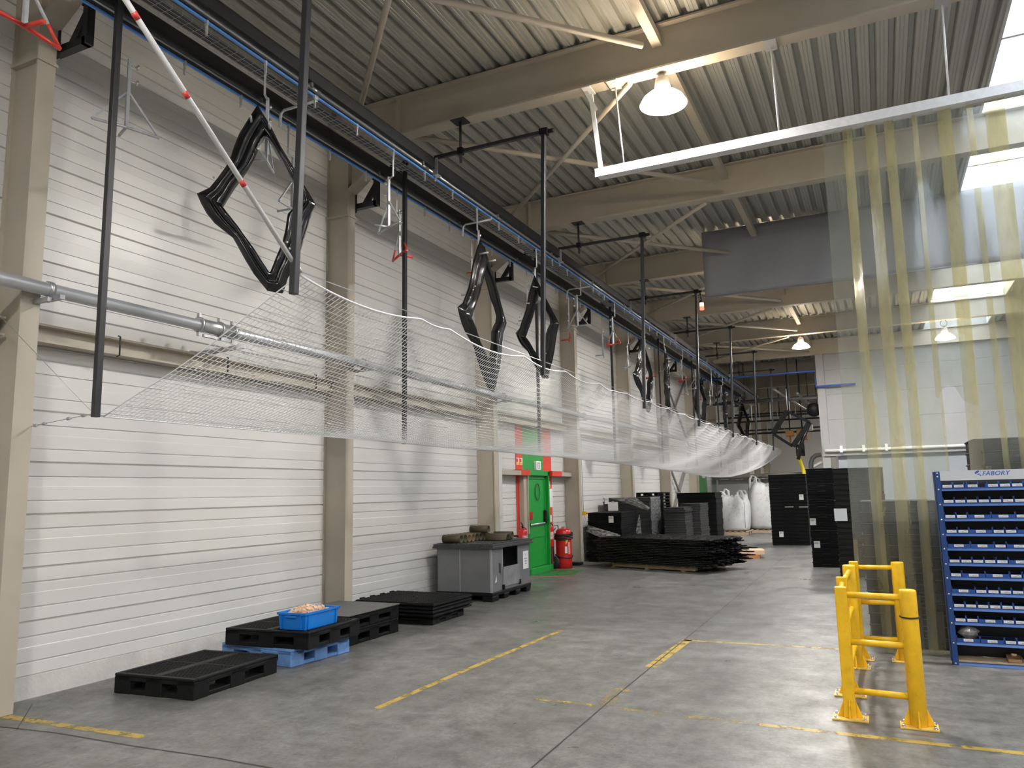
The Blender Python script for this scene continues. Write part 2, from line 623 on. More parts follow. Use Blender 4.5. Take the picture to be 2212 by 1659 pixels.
def pane_material():
    m = bpy.data.materials.new('clear_roof_light_sheet')
    m.use_nodes = True
    n, l = m.node_tree.nodes, m.node_tree.links
    p = n['Principled BSDF']
    t = n.new('ShaderNodeBsdfTransparent')
    t.inputs[0].default_value = (0.97, 0.98, 1, 1)
    d = n.new('ShaderNodeBsdfTranslucent')
    d.inputs[0].default_value = (0.9, 0.93, 0.97, 1)
    x = n.new('ShaderNodeMixShader')
    x.inputs[0].default_value = 0.2
    l.new(t.outputs[0], x.inputs[1])
    l.new(d.outputs[0], x.inputs[2])
    n.remove(p)
    l.new(x.outputs[0], n['Material Output'].inputs[0])
    return m


w = thing('window_1', 'bright continuous roof light strip in the ceiling at the top right', 'window', ((SX0 + SX1) / 2, 14, ROOF), 0, None, 'structure')
hx, y0, y1 = (SX1 - SX0) / 2, -20.0, SY1 - 14
b = B()
b.box(-hx - 0.04, -hx, y0, y1, -0.02, 0.28).box(hx, hx + 0.04, y0, y1, -0.02, 0.28)
b.box(-hx, hx, y0, y0 + 0.04, -0.02, 0.28).box(-hx, hx, y1 - 0.04, y1, -0.02, 0.28)
b.build('curb', mat('roof_light_curb', (0.6, 0.62, 0.64), 0.5), w)
b = B()
for k in range(int((y1 - y0) / 2.4)):
    yy = y0 + 2.4 * k + 1.1
    b.box(-hx, hx, yy, yy + 0.06, 0.16, 0.22)
b.build('glazing_bar', ALU, w)
B().box(-hx, hx, y0, y1, 0.25, 0.258).build('pane', pane_material(), w)

# ---- girt along the wall between the columns
b = B()
for ya, yb in zip([Y0 + 0.2] + [c + 0.09 for c in COLY], [c - 0.09 for c in COLY] + [Y1 - 0.1]):
    b.box(WX, WX + 0.02, ya, yb, 3.34, 3.52)
    b.box(WX, WX + 0.20, ya, yb, 3.50, 3.52)
    b.box(WX, WX + 0.20, ya, yb, 3.34, 3.36)
    b.box(WX + 0.085, WX + 0.105, ya, yb, 3.36, 3.50)
struct(b.build('trim_1', BEIGE), 'beige steel wall girt running lengthwise behind the net', 'girt')

# ---- right wall, back wall, far end wall, partition
def panelwall(name, label, x0, x1, y, z0, z1, m, face=-1):
    b = B()
    rows = []
    zz = z0
    P = []
    while zz < z1 - 0.01:
        P += [(0, zz), (0, min(zz + 0.97, z1)), (0.012, min(zz + 0.975, z1)), (0.012, min(zz + 0.995, z1))]
        zz += 1.0
    b.grid([[(x, y - face * d, q) for d, q in P] for x in (x0, x1)], smooth=False)
    return struct(b.build(name, m), label, 'wall')


panelwall('wall_back', 'white panelled end wall of the far hall', WX, XR, Y1, 0, 8, WHITEWALL)
panelwall('wall_front', 'white panelled wall behind the camera', WX, XR, Y0, 0, 8, WHITEWALL, 1)
b = B()
b.box(XR, XR + 0.1, Y0, Y1, 0, 8)
struct(b.build('wall_right', WHITEWALL), 'plain white wall along the right side of the hall', 'wall')
PY = 33.2
panelwall('wall_far', 'grey panelled partition wall closing the right part of the hall', -1.72, XR, PY, 3.45, 8, PARTITION)
b = B()
b.box(-1.45, XR, PY + 0.02, PY + 0.08, 0, 3.0)
struct(b.build('wall_lower', PANELBLUEGREY), 'blue grey panel wall under the partition beam', 'wall')
b = B()
b.box(-2.02, -1.72, PY - 0.1, PY + 0.1, 0, 7.1)
struct(b.build('column', PARTITION), 'pale grey column at the edge of the far partition', 'column')
b = B()
b.box(-1.95, XR, PY - 0.18, PY, 3.0, 3.45)
struct(b.build('beam', PARTITION), 'pale grey beam across the far partition above the blue grey panel', 'beam')
b = B()
b.box(-1.70, -1.52, PY - 0.12, PY + 0.0, 0, 3.0)
struct(b.build('column', mat('brown_grey_post', (0.16, 0.145, 0.13), 0.6)), 'thin brown grey post under the partition beam', 'column')

# ---- green emergency door and the painted wall round it
GX = WX + 0.13
d = thing('door_1', 'green emergency exit door with push bar beside the grey bin', 'door', (GX, 16.68, 0), 0, None, 'structure')
ya, yb = -0.63, 0.62
b = B()
b.box(-0.12, 0.02, ya, ya + 0.07, 0.10, 2.30).box(-0.12, 0.02, yb - 0.07, yb, 0.10, 2.30).box(-0.12, 0.02, ya, yb, 2.20, 2.32)
b.box(-0.10, -0.05, yb - 0.13, yb - 0.07, 0.12, 2.2).box(-0.10, -0.05, ya + 0.07, ya + 0.12, 0.12, 2.2).box(-0.1, -0.05, ya, yb, 2.12, 2.2)
b.build('door_frame', GREEN, d, 0.006)
b = B()
b.box(-0.10, -0.07, ya + 0.08, yb - 0.12, 0.13, 2.14)
b.box(-0.07, -0.055, ya + 0.12, yb - 0.20, 0.78, 0.92)
b.build('door_leaf', GREEN, d, 0.004)
b = B()
b.box(-0.12, 0.06, ya - 0.02, yb + 0.02, 0, 0.12)
b.build('threshold', GREEN, d, 0.004)
pb = B().tube([(-0.04, ya + 0.20, 1.08), (-0.04, yb - 0.17, 1.10)], 0.022, 10).build('push_bar', ALU, d)
B().box(-0.07, 0.0, yb - 0.21, yb - 0.13, 1.08, 1.40).build('latch_cover', BLACKPLASTIC, pb, 0.02)
b = B()
b.tube([(-0.06, ya + 0.12, 1.22), (-0.06, ya + 0.15, 1.19), (-0.04, ya + 0.22, 1.06), (-0.04, ya + 0.24, 1.08)], 0.022, 8)
b.build('pivot_arm', BLACKPLASTIC, pb)
B().box(-0.05, 0.04, ya + 0.04, ya + 0.18, 1.20, 1.38).build('alarm_box', EXTRED, d, 0.008)
b = B()
b.tube([(-0.05, 0.05 + 0.13 * math.sin(t), 1.83 + 0.19 * math.cos(t)) for t in [2 * PI * k / 20 for k in range(21)]], 0.010, 6)
b.build('cable_loop', mat('cable_dark_green', (0.03, 0.07, 0.03), 0.5), d)
b = B()
b.box(-0.12, 0.0, ya - 0.20, ya - 0.015, 0.1, 2.2).box(0.0, 0.03, ya - 0.03, ya - 0.001, 0.9, 2.34)
b.build('door_jamb', mat('jamb_beige', (0.42, 0.36, 0.29), 0.55), d)

PW = WX + 0.009


def wallpaint(name, label, px, m, x=PW):
    b = B()
    pts = [at(u, v, 'x', x) for u, v in px]
    b.prism([(x, p.y, p.z) for p in pts], (0, 0, 0), (0.004, 0, 0))
    return struct(b.build(name, m), label, 'wall paint')


y_l, y_a, y_b, y_r = at(1113, 960, 'x', PW).y, at(1127, 960, 'x', PW).y, at(1171, 960, 'x', PW).y, at(1188, 960, 'x', PW).y


def wp(name, label, ya, yb, za, zb, m):
    return struct(B().box(PW, PW + 0.005, ya, yb, za, zb).build(name, m), label, 'wall paint')


wp('trim_2', 'red painted wall band left of the green door', y_l, y_a, 0.2, at(1120, 903, 'x', PW).z, RED)
wp('trim_3', 'green painted wall field above the emergency door', y_a, y_b, 2.32, at(1150, 906, 'x', PW).z, GREEN)
wp('trim_4', 'red painted wall band right of the green door', y_b, y_r + 0.03, 0.2, at(1180, 912, 'x', PW).z, RED)
b = B()
b.box(WX + 0.02, WX + 0.22, 14.32, 15.6, 2.20, 2.30).box(WX + 0.02, WX + 0.22, 17.9, 18.63, 2.20, 2.30)
struct(b.build('trim_5', BEIGE), 'beige horizontal rail either side of the green door', 'rail')
b = B()
b.box(WX + 0.02, WX + 0.225, 15.55, 16.02, 2.195, 2.32).box(WX + 0.02, WX + 0.225, 17.32, 17.95, 2.195, 2.32)
struct(b.build('trim_6', RED), 'red painted ends of the rail at the green door', 'rail')
b = B()
b.box(WX + 0.02, WX + 0.30, 14.26, 14.42, 0, 2.9)
struct(b.build('trim_7', mat('pale_post', (0.6, 0.59, 0.57), 0.5)), 'pale door post right behind the column by the green door', 'post')

# ---- far green door
d = thing('door_2', 'far green door beyond the black crates, left of the white sacks', 'door', (WX + 0.06, 35.4, 0), 0, None, 'structure')
B().box(-0.05, 0.05, -0.9, 0.9, 0, 2.6).build('door_leaf', GREEN, d, 0.01)
B().box(0.05, 0.12, -0.2, 0.25, 2.3, 2.5).build('exit_light', LABELWHITE, d, 0.01)


# ================================================================ LAMPS
LENS = emit('lamp_lens_glow', (1.0, 0.97, 0.925), LAMP_POWER)
ADDED_GLOW = emit('reflector_added_glow', (1.0, 0.80, 0.55), LAMP_POWER * 0.08)  # warm glow added to the reflector to light ceiling and upper wall
LAMPBODY = mat('lamp_housing', (0.35, 0.34, 0.33), 0.45, 0.3)


def make_lamp(loc, label):
    t = thing('high_bay_lamp', label, 'lamp', loc)
    b = B()
    b.lathe([(0.0, 0.30), (0.06, 0.30), (0.09, 0.27), (0.11, 0.10)], n=32)
    b.build('ballast', LAMPBODY, t)
    b = B()
    b.lathe([(0.10, 0.115), (0.18, 0.07), (0.25, 0.01), (0.298, -0.072), (0.292, -0.072), (0.24, 0.01), (0.10, 0.09)], n=32)
    b.build('reflector', ADDED_GLOW, t)
    b = B()
    b.lathe([(0.268, -0.02), (0.24, -0.065), (0.17, -0.100), (0.08, -0.115), (0.0, -0.118)], n=32)
    b.build('lens', LENS, t)
    b = B()
    b.tube([(0, 0, 0.29), (0, 0, 0.36)], 0.02, 8)
    b.tube([(0.10 * math.cos(a), 0, 0.44 + 0.10 * math.sin(a)) for a in [2 * PI * k / 20 for k in range(20)]], 0.014, 8, closed=True)
    b.build('hanging_ring', LAMPBODY, t)
    return t


L0 = make_lamp((-2.12, 9.20, 6.74), 'glaring round lamp hanging at the top of the picture above the strip curtain rail')
dup(L0, (-2.15, 28.4, 6.72), None, 'lit round lamp far off above the tall black stacks')
dup(L0, (-2.15, 18.9, 6.72), None, 'lit round lamp hanging behind the grey roof curtain')
dup(L0, (-2.15, -0.4, 6.72), None, 'lit round lamp hanging above the camera')
dup(L0, (0.8, 42.8, 6.72), None, 'added round lamp lighting the far hall, unseen behind the partition')  # this lamp and the next are added out of sight to brighten the far hall
dup(L0, (0.2, 52.4, 6.72), None, 'added round lamp deep in the far hall, unseen behind the partition')
dup(L0, (6.8, 9.2, 6.72), None, 'lit round lamp hanging right of the roof light strip')
dup(L0, (6.8, -0.4, 6.72), None, 'lit round lamp hanging behind the camera to the right')
q = at(2045, 762, 'y', 28.33)
dup(L0, (q.x, 28.33, 6.56), None, 'lit round lamp seen through the plastic strips')

# ================================================================ CONVEYOR TRACKS
NX, FX = -5.48, -6.22          # near track, track by the wall
TY0, TY1 = 0.4, 42.0


def track(x, name, label):
    t = thing(name, label, 'conveyor', (x, TY0, 0))
    L = TY1 - TY0
    b = B()
    b.box(-0.065, 0.065, 0, L, 6.580, 6.592).box(-0.065, 0.065, 0, L, 6.440, 6.452).box(-0.006, 0.006, 0, L, 6.452, 6.58)
    b.box(-0.060, -0.05, 0, L, 6.452, 6.58).box(0.05, 0.06, 0, L, 6.452, 6.58)
    b.build('support_beam', BLACKSTEEL, t)
    b = B()
    b.tube([(0, 0, 6.40), (0, L, 6.40)], 0.026, 12)
    k = 1.3
    while k < L:
        b.tube([(0, k, 6.40), (0, k + 0.17, 6.40)], 0.031, 12)
        b.box(-0.05, 0.05, k - 0.02, k + 0.01, 6.39, 6.445)
        k += 2.36
    b.build('track_tube', mat('track_grey', (0.33, 0.34, 0.35), 0.32, 0.7), t)
    B().box(-0.012, 0.012, 0, L, 6.325, 6.345).build('chain_cable', BLUECABLE, t)
    B().box(-0.03, 0.03, 0, L, 6.352, 6.366).build('lower_guide', mat('track_dark', (0.06, 0.06, 0.065), 0.4, 0.5), t)
    return t


NT = track(NX, 'overhead_conveyor', 'long dark overhead conveyor track nearer the hall, above the net')
FT = track(FX, 'overhead_conveyor', 'long dark overhead conveyor track nearer the wall, above the net')
NCY = [3.37 + 2.36 * i for i in range(16)]
FCY = [4.56 + 2.36 * i for i in range(15)]


def clip_mesh():
    b = B()
    b.box(-0.014, 0.014, -0.012, 0.012, 0.0, 0.07)
    b.box(-0.01, 0.01, -0.009, 0.009, -0.10, 0.0)
    b.tube([(0, -0.03, 0.035), (0, 0.03, 0.035)], 0.012, 6)
    return b


for T, first in ((NT, NCY[0]), (FT, FCY[0])):
    c0 = clip_mesh().build('hanger_clip', ZINC, T)
    c0.location = (0, first - 3 * 0.787 - TY0, 6.30)
    for k in range(1, 42):
        c = c0.copy()
        COL.objects.link(c)
        c.parent = T
        c.location = (0, first + (k - 3) * 0.787 - TY0, 6.30)

# column brackets carrying the wall side track
for i, yc in enumerate(COLY[:9]):
    t = thing('track_bracket', 'black steel bracket holding the conveyor on the ' + ORD[i] + ' column from the camera', 'bracket', (WX + 0.40, yc + 0.09, 0))
    B().box(-0.14, 0.02, 0.0, 0.02, 6.13, 6.42).build('mount_plate', BLACKSTEEL, t)
    B().bar((-0.1, 0.07, 6.24), (0.36, 0.07, 6.24), 0.08, 0.08).build('arm', BLACKSTEEL, t)
    b = B()
    b.bar((0.35, 0.07, 6.20), (0.35, 0.07, 6.66), 0.08, 0.07, up=(1, 0, 0))
    b.prism([(0.10, 0.04, 6.27), (0.34, 0.04, 6.60), (0.34, 0.04, 6.46), (0.20, 0.04, 6.27)], (0, 0, 0), (0, 0.06, 0))
    b.bar((0.30, 0.07, 6.63), (0.84, 0.07, 6.63), 0.10, 0.05)
    b.build('upright', BLACKSTEEL, t)

for k, (y, lab) in enumerate(((6.55, 'bent grey guide arm under the near conveyor track beside the nearest black frame'),
                              (10.95, 'bent grey guide arm under the near conveyor track beside the second black frame'),
                              (15.75, 'bent grey guide arm under the near conveyor track past the third black frame'))):
    b = B()
    b.tube([(NX, y, 6.30), (NX - 0.48, y, 6.30), (NX - 0.53, y, 6.26), (NX - 0.54, y, 6.10)], 0.017, 8)
    b.tube([(NX, y, 6.30), (NX, y, 6.36)], 0.017, 8)
    tag(b.build('guide_arm', ZINC), lab, 'guide arm')

# wire mesh cable tray between the tracks
t = thing('cable_tray', 'wire mesh cable tray with cables between the two conveyor tracks', 'cable tray', (-5.93, TY0, 6.52))
b = B()
L = TY1 - TY0
for x, zz in ((-0.1, 0.06), (-0.1, 0.0), (-0.05, 0.0), (0.0, 0.0), (0.05, 0.0), (0.1, 0.0), (0.1, 0.06)):
    b.tube([(x, 0, zz), (x, L, zz)], 0.003, 4)
y = 0.0
while y < L:
    b.tube([(-0.1, y, 0.06), (-0.1, y, 0), (0.1, y, 0), (0.1, y, 0.06)], 0.003, 4)
    y += 0.12
b.build('wire_mesh', GALV, t)
b = B()
for x, r in ((-0.07, 0.012), (-0.035, 0.016), (0.01, 0.012), (0.05, 0.02)):
    b.tube([(x + 0.008 * math.sin(k * 1.7), L * k / 40, 0.02) for k in range(41)], r, 6)
b.build('cable_bundle', mat('grey_cables', (0.10, 0.10, 0.105), 0.5), t)

# ================================================================ NET POSTS
NPX, FPX, NPB, FPB = -3.75, -5.97, 3.31, 2.52
POSTY = [4.38] + [c - 0.05 for c in COLY[1:7]]


def near_post():
    t = thing('net_post', '', 'post', (0, 0, 0), 0, 'posts at the front edge of the net')
    B().bar((-3.745, 0, 6.68), (-3.855, 0, NPB), 0.055, 0.055, up=(0, 1, 0)).build('drop_tube', BLACKSTEEL, t, 0.004)
    B().bar((NX + 0.02, 0, 6.635), (-3.70, 0, 6.635), 0.05, 0.05).build('arm', BLACKSTEEL, t, 0.004)
    b = B()
    b.tube([(-5.03, 0, 7.10), (-5.03, 0, 6.47)], 0.02, 8)
    b.prism([(-5.14, -0.10, 7.085), (-4.92, -0.10, 7.085), (-4.92, 0.10, 7.085), (-5.14, 0.10, 7.085)], (0, 0, 0), (0, 0, 0.012))
    b.build('hanger_rod', BLACKSTEEL, t)
    b = B()
    b.box(-5.07, -4.99, -0.04, 0.04, 6.59, 6.69)
    b.build('clamp', BLACKPLASTIC, t, 0.004)
    b = B()
    b.box(-3.80, -3.68, -0.045, 0.045, 6.59, 6.68)
    b.tube([(-3.68, 0, 6.63), (-3.60, 0, 6.63)], 0.03, 8)
    b.build('clamp', BLACKPLASTIC, t, 0.004)
    b = B()
    b.box(NX - 0.03, NX + 0.10, -0.06, -0.05, 6.36, 6.60).box(NX - 0.03, NX + 0.10, -0.06, 0.06, 6.35, 6.36)
    b.tube([(NX + 0.03, 0, 6.35), (NX + 0.03, 0, 6.28)], 0.012, 6)
    b.build('track_clamp', GALV, t)
    return t


def far_post():
    t = thing('net_post', '', 'post', (0, 0, 0), 0, 'posts at the wall edge of the net')
    B().bar((FPX, 0, 6.70), (FPX - 0.02, 0, FPB), 0.055, 0.055, up=(0, 1, 0)).build('drop_tube', BLACKSTEEL, t, 0.004)
    B().bar((FX, 0, 6.66), (FPX + 0.04, 0, 6.66), 0.05, 0.05).build('arm', BLACKSTEEL, t, 0.004)
    b = B()
    b.box(FX - 0.07, FX + 0.07, -0.05, 0.05, 6.59, 6.64)
    b.build('clamp', BLACKPLASTIC, t, 0.004)
    b = B()
    b.tube([(FPX + 0.03, -0.04, 6.63), (FPX + 0.08, -0.04, 6.63)], 0.02, 6)
    b.build('clamp', BLACKPLASTIC, t, 0.004)
    return t


n0, f0 = near_post(), far_post()
NLAB = ['front net post nearest the camera, where the striped pole ends', 'front net post above the grey bin', 'front net post left of the grey roof curtain',
        'front net post under the red and green signal light', 'fifth front net post from the camera', 'sixth front net post from the camera',
        'last front net post, before the far machinery']
FLAB = ['wall side net post nearest the camera, before the nearest column', 'wall side net post crossing the net left of the green door',
        'wall side net post in front of the green painted wall', 'fourth wall side net post from the camera', 'fifth wall side net post from the camera',
        'sixth wall side net post from the camera', 'last wall side net post at the far end of the net']
for i, y in enumerate(POSTY):
    for src, labs in ((n0, NLAB), (f0, FLAB)):
        o = src if i == 0 else dup(src, (0, y, 0))
        o.location = (0, y, 0)
        o['label'] = 'black square ' + labs[i]

# red and white guy pole to the nearest front post
pa, pb_ = at(640, 577, 'x', -3.86), at(265, -10, 'x', -3.86)
dr = (pb_ - pa).normalized()
pe = pa + dr * 4.1
t = thing('striped_pole', 'slanting white pole with red bands tied to the nearest front post', 'pole', pa)
B().tube([(0, 0, 0), dr * 4.1], 0.019, 12).build('pole', WHITEPIPE, t)
for u, v in ((292, 35), (402, 205), (523, 397), (637, 571)):
    q = at(u, v, 'x', -3.86) - pa
    s = q.dot(dr)
    B().tube([dr * (s - 0.022), dr * (s + 0.022)], 0.0205, 12).build('red_stripe', REDBAND, t)
B().tube([-dr * 0.05, dr * 0.01], 0.026, 8).build('end_clamp', GALV, t)

# ================================================================ SAFETY NET
NY0, NY1, NYE = 4.45, 28.4, 36.0
CLIPS = [4.45, 6.17, 6.71, 8.54, 9.94] + [9.94 + 1.45 * k for k in range(1, 20)]


def net_pt(y, v):
    """v 0 at the front cable, 1 at the wall side cable."""
    ay, az = -3.86, 3.49
    by, bz = -5.98, FPB + 0.02 - 0.20 * max(0, (y - 14) / 14.4) ** 1.5 * (1 if y < NY1 else 1)
    if y > NY1:
        k = (y - NY1) / (NYE - NY1)
        by = by + (ay - by) * k * 0.96
        bz = bz + (az - bz) * (k ** 1.5) * 0.9 - 0.25 * math.sin(PI * k)
    x = ay + (by - ay) * v
    q = (y - NY0) / (NY1 - NY0)
    sag = 0.34 * min(1, max(0, q * 5 + 0.08))
    if y > NY1:
        sag *= 1 - 0.6 * (y - NY1) / (NYE - NY1)
    z = az + (bz - az) * v - sag * 4 * v * (1 - v)
    # scallops at the front edge
    m, span = 0.0, 1.0
    for c0, c1 in zip(CLIPS, CLIPS[1:]):
        if c0 <= y <= c1:
            m, span = (y - c0) / (c1 - c0), c1 - c0
    z -= (0.045 if y < 12 else 0.028) * span * (4 * m * (1 - m)) * max(0, 1 - v * 4) + 0.01
    z += 0.02 * math.sin(y * 1.9 + v * 5) * v * (1 - v) * 4
    yy = y
    # first part of the net runs straight from post to post, drawn in at the start
    return Vector((x, yy, z))


b = B()
pitch = 0.05
NV = 36
RAD = 0.0044
ny = int((NYE - NY0) / pitch)
for j in range(NV + 1):
    v = j / NV
    st = 2 if 0 < j < NV else 1
    pts = [net_pt(NY0 + (NYE - NY0) * k / (ny // 3), v) for k in range(ny // 3 + 1)]
    b.tube(pts, RAD, 3, caps=False)
for k in range(ny + 1):
    y = NY0 + (NYE - NY0) * k / ny
    pts = [net_pt(y, j / 15) for j in range(16)]
    b.tube(pts, RAD * 0.72, 3, caps=False)
net = thing('safety_net', 'long sagging white safety net slung under the conveyor on black posts', 'net', (0, 0, 0))
b.build('mesh', WHITEROPE, net, normals=False)
b = B()
b.tube([net_pt(NY0 + (NYE - NY0) * k / 400, 0) for k in range(401)], 0.009, 6)
b.build('front_rope', WHITEROPE, net)
b = B()
b.tube([net_pt(NY0 + (NYE - NY0) * k / 200, 1) for k in range(201)], 0.008, 6)
b.build('back_rope', WHITEROPE, net)
b = B()
b.tube([net_pt(NY0, j / 20) for j in range(21)], 0.005, 6)
b.build('end_rope', WHITEROPE, net)
o = B().tube([(-3.86, NY0 - 0.02, 3.505), (-3.86, NYE, 3.485)], 0.004, 6).build('support_cable', GALV, net)
o = B().tube([(-5.98, NY0 - 0.02, FPB + 0.04), (-5.98, NY1 + 5, FPB + 0.04)], 0.004, 6).build('support_cable', GALV, net)
a = Vector((-5.99, 4.36, FPB + 0.03))
b = B()
e1 = at(0, 682, 'x', -6.97)
e2 = at(68, 921, 'x', -6.97)
b.tube([a, e1], 0.003, 5)
tag(b.build('guy_wire', GALV), 'thin wire rising from the nearest wall side post to the left picture edge', 'wire')
b = B()
b.tube([a, e2], 0.0035, 5)
for f in (0.12, 0.35, 0.75, 0.9):
    p = a.lerp(e2, f)
    b.tube([p, p + (e2 - a).normalized() * 0.05], 0.014, 6)
tag(b.build('guy_wire', GALV), 'short wire with tensioners from the nearest wall side post to the column', 'wire')

# ================================================================ CARRIERS
def carrier(kind):
    """Hook, jog, square bar and a three armed foot; origin on the track."""
    t = thing('hanging_carrier', '', 'carrier')
    b = B()
    b.bar((0, 0, -0.02), (0, 0, -0.36), 0.022, 0.008, up=(0, 1, 0))
    b.bar((0, 0, -0.355), (0.0, 0.13, -0.355), 0.022, 0.010)
    b.build('hook', ZINC, t)
    b = B()
    b.bar((0, 0.12, -0.33), (0, 0.12, -1.02), 0.03, 0.03, up=(0, 1, 0))
    b.build('bar', ZINC, t)
    for zz in (-0.39, -0.55):
        b = B()
        b.tube([(0, 0.135, zz), (0, 0.19, zz)], 0.009, 6).lathe([(0.0, 0.0), (0.028, 0.0), (0.028, 0.012), (0, 0.012)], (0, 0.19, zz), 10, axis='y')
        b.build('wing_knob', CHROME, t)
    fm = REDCOAT if kind == 'red' else ZINC
    for sx, sy in ((0, 1), (0, -1), (-1, 0)):
        ln = 0.30 if sy else 0.20
        e = Vector((sx * ln, 0.12 + sy * ln, -1.03))
        b = B()
        b.tube([(0, 0.12, -1.02), e], 0.014 if kind != 'red' else 0.018, 8)
        b.build('foot_arm', fm, t)
        if sy:
            if kind == 'red':
                m = Vector((0, 0.12, -0.66)).lerp(e, 0.62)
                B().bar((0, 0.12, -0.66), m, 0.018, 0.018).build('brace', ZINC, t)
                B().tube([m, e], 0.014, 6).build('brace_tip', REDCOAT, t)
            else:
                B().bar((0, 0.12, -0.66), e, 0.018, 0.018).build('brace', ZINC, t)
    return t


cg, cr = carrier('grey'), carrier('red')
cr['label'] = ''
used = {'grey': False, 'red': False}
NK = ['red', 'grey', 'grey', 'red', 'grey', 'grey', 'red', 'grey', 'grey', 'red', 'grey', 'grey', 'grey', 'grey', 'grey', 'grey']
FK = ['grey', 'grey', 'red', 'grey', 'grey', 'red', 'grey', 'grey', 'red', 'grey', 'grey', 'red', 'grey', 'grey', 'grey']
NR = [3.24, 0.5, 1.1, 0.3, 0.7, 1.2, 0.9, 0.3, 0.1, 0.6, 1.4, 0.2, 0.8, 0.4, 1.0, 0.3]
FR = [-0.35, 0.2, -2.2, 0.5, 0.35, 0.4, 0.25, 0.6, 0.9, 0.3, 0.0, 0.6, 0.4, 0.2, 0.7]
FRAMED = {1: 'largest', 3: '', 4: '', 7: '', 8: '', 10: '', 12: '', 14: ''}
for side, ks, rs, ysr, x in (('near', NK, NR, NCY, NX), ('far', FK, FR, FCY, FX)):
    for i, (k, r, y) in enumerate(zip(ks, rs, ysr)):
        src = cg if k == 'grey' else cr
        o = src if not used[k] else dup(src, (0, 0, 0))
        used[k] = True
        o.location = (x, y, 6.33)
        o.rotation_euler = (0, 0, r)
        col = 'grey zinc' if k == 'grey' else 'grey carrier with red coated feet'
        if side == 'near' and i in FRAMED:
            lab = 'holding up the ' + ('largest and nearest' if i == 1 else ORD[[q for q in FRAMED].index(i)]) + ' black frame from the camera'
        else:
            lab = ('empty, ' + ORD[i] + ' from the camera on the ' + ('hall side' if side == 'near' else 'wall side') + ' conveyor track')
        if side == 'near' and i == 0:
            lab = 'empty, cut by the top left picture corner'
        o['label'] = (('grey zinc hanging carrier ' if k == 'grey' else 'grey and red hanging carrier ') + lab)
        o['group'] = 'carriers on the conveyor tracks'


# ================================================================ BLACK PLASTIC FRAMES
FR_PX = [((590, 95), (648, 335)), ((520, 200), (632, 370)), ((440, 330), (600, 430)), ((400, 430), (560, 520)), ((375, 510), (510, 610)),
         ((330, 600), (455, 690)), ((265, 690), (400, 760)), ((200, 770), (345, 850)), ((95, 820), (300, 925)), ((130, 900), (318, 950)),
         ((175, 980), (360, 1005)), ((240, 1060), (400, 1055)), ((320, 1125), (440, 1105)), ((390, 1180), (490, 1180)), ((430, 1250), (530, 1235)),
         ((490, 1360), (580, 1305)), ((560, 1475), (630, 1385)), ((670, 1612), (685, 1465)), ((795, 1635), (692, 1462)), ((835, 1510), (712, 1415)),
         ((900, 1390), (745, 1330)), ((945, 1270), (790, 1220)), ((980, 1150), (815, 1110)), ((1010, 1050), (830, 1000)), ((1035, 970), (890, 940)),
         ((1065, 910), (932, 900)), ((1020, 835), (937, 840)), ((965, 745), (910, 770)), ((905, 645), (850, 680)), ((850, 555), (790, 560)),
         ((770, 420), (720, 440)), ((700, 280), (675, 365))]
FA = Vector((NX + 0.05, NCY[1], 6.33))
FRZ = math.radians(41)
fu = Vector((math.cos(FRZ), math.sin(FRZ), 0))
fn = Vector((math.sin(FRZ), -math.cos(FRZ), 0))


def frame_local(px):
    x, y = 400 + px[0] / 3.77, 200 + px[1] / 3.77
    d = _right * ((x - CX) / F_PX) - _up * ((y - CY) / F_PX) + _fwd
    c = Vector((0, 0, CAM_H))
    t = (FA - c).dot(fn) / d.dot(fn)
    q = c + d * t - FA
    return Vector((q.dot(fu), q.z))


def frame_mesh():
    st = [(frame_local(a), frame_local(c)) for a, c in FR_PX]
    # twice as many stations, lightly rounded
    fine = []
    N = len(st)
    for i in range(N):
        a0, a1 = st[i], st[(i + 1) % N]
        sub = 1 if i == 17 else 4
        for k in range(sub):
            t = k / sub
            fine.append((a0[0].lerp(a1[0], t), a0[1].lerp(a1[1], t)))
    # profile from the outer lip to the inner lip: (share, depth towards the viewer)
    pr = [(0.0, -0.015), (0.10, 0.0), (0.22, 0.018), (0.34, 0.052), (0.44, 0.046), (0.52, 0.020), (0.60, 0.026), (0.70, 0.066), (0.86, 0.070), (0.95, 0.058),
          (0.985, 0.0), (1.0, -0.06)]
    rows = []
    for i, (o_, n_) in enumerate(fine):
        w = 1 + 0.12 * math.sin(i * 0.35) + 0.03 * math.sin(i * 1.1)
        row = []
        for s, dep in pr:
            q = o_.lerp(n_, s)
            row.append((q.x, -dep * w, q.y))
        rows.append(row)
    b = B()
    b.grid(rows, closed=True)
    return b


GLAB = ['black plastic frame hanging nearest the camera, wide diamond crossed by the striped pole',
        'black plastic frame hanging edgewise just left of the frame above the green door',
        'black plastic frame hanging above the green door, tip dipping into the net',
        'black plastic frame hanging fourth from the camera beside the third front post',
        'black plastic frame hanging fifth from the camera, almost edge on',
        'black plastic frame hanging sixth from the camera behind the signal light post',
        'black plastic frame hanging seventh from the camera, far along the track',
        'black plastic frame hanging eighth from the camera, farthest along the wall track']
frm = thing('plastic_moulding', GLAB[0], 'frame', FA, FRZ, 'black frames on the conveyor')
frame_mesh().build('moulding', BLACKGLOSS, frm, solid=0.006)
b = B()
for a, dy in (((540, 250), -1), ((690, 310), -1)):
    q = frame_local(a)
    b.tube([(q.x, 0.0, q.y), (q.x, -0.16, q.y)], 0.012, 8)
for a in ((300, 640), (345, 600), (240, 720), (830, 1240), (850, 1290)):
    q = frame_local(a)
    b.lathe([(0.0, 0.0), (0.011, 0.0), (0.009, 0.012), (0, 0.013)], (q.x, -0.09, q.y), 8, axis='y')
b.build('fixing_stud', ZINC, frm)
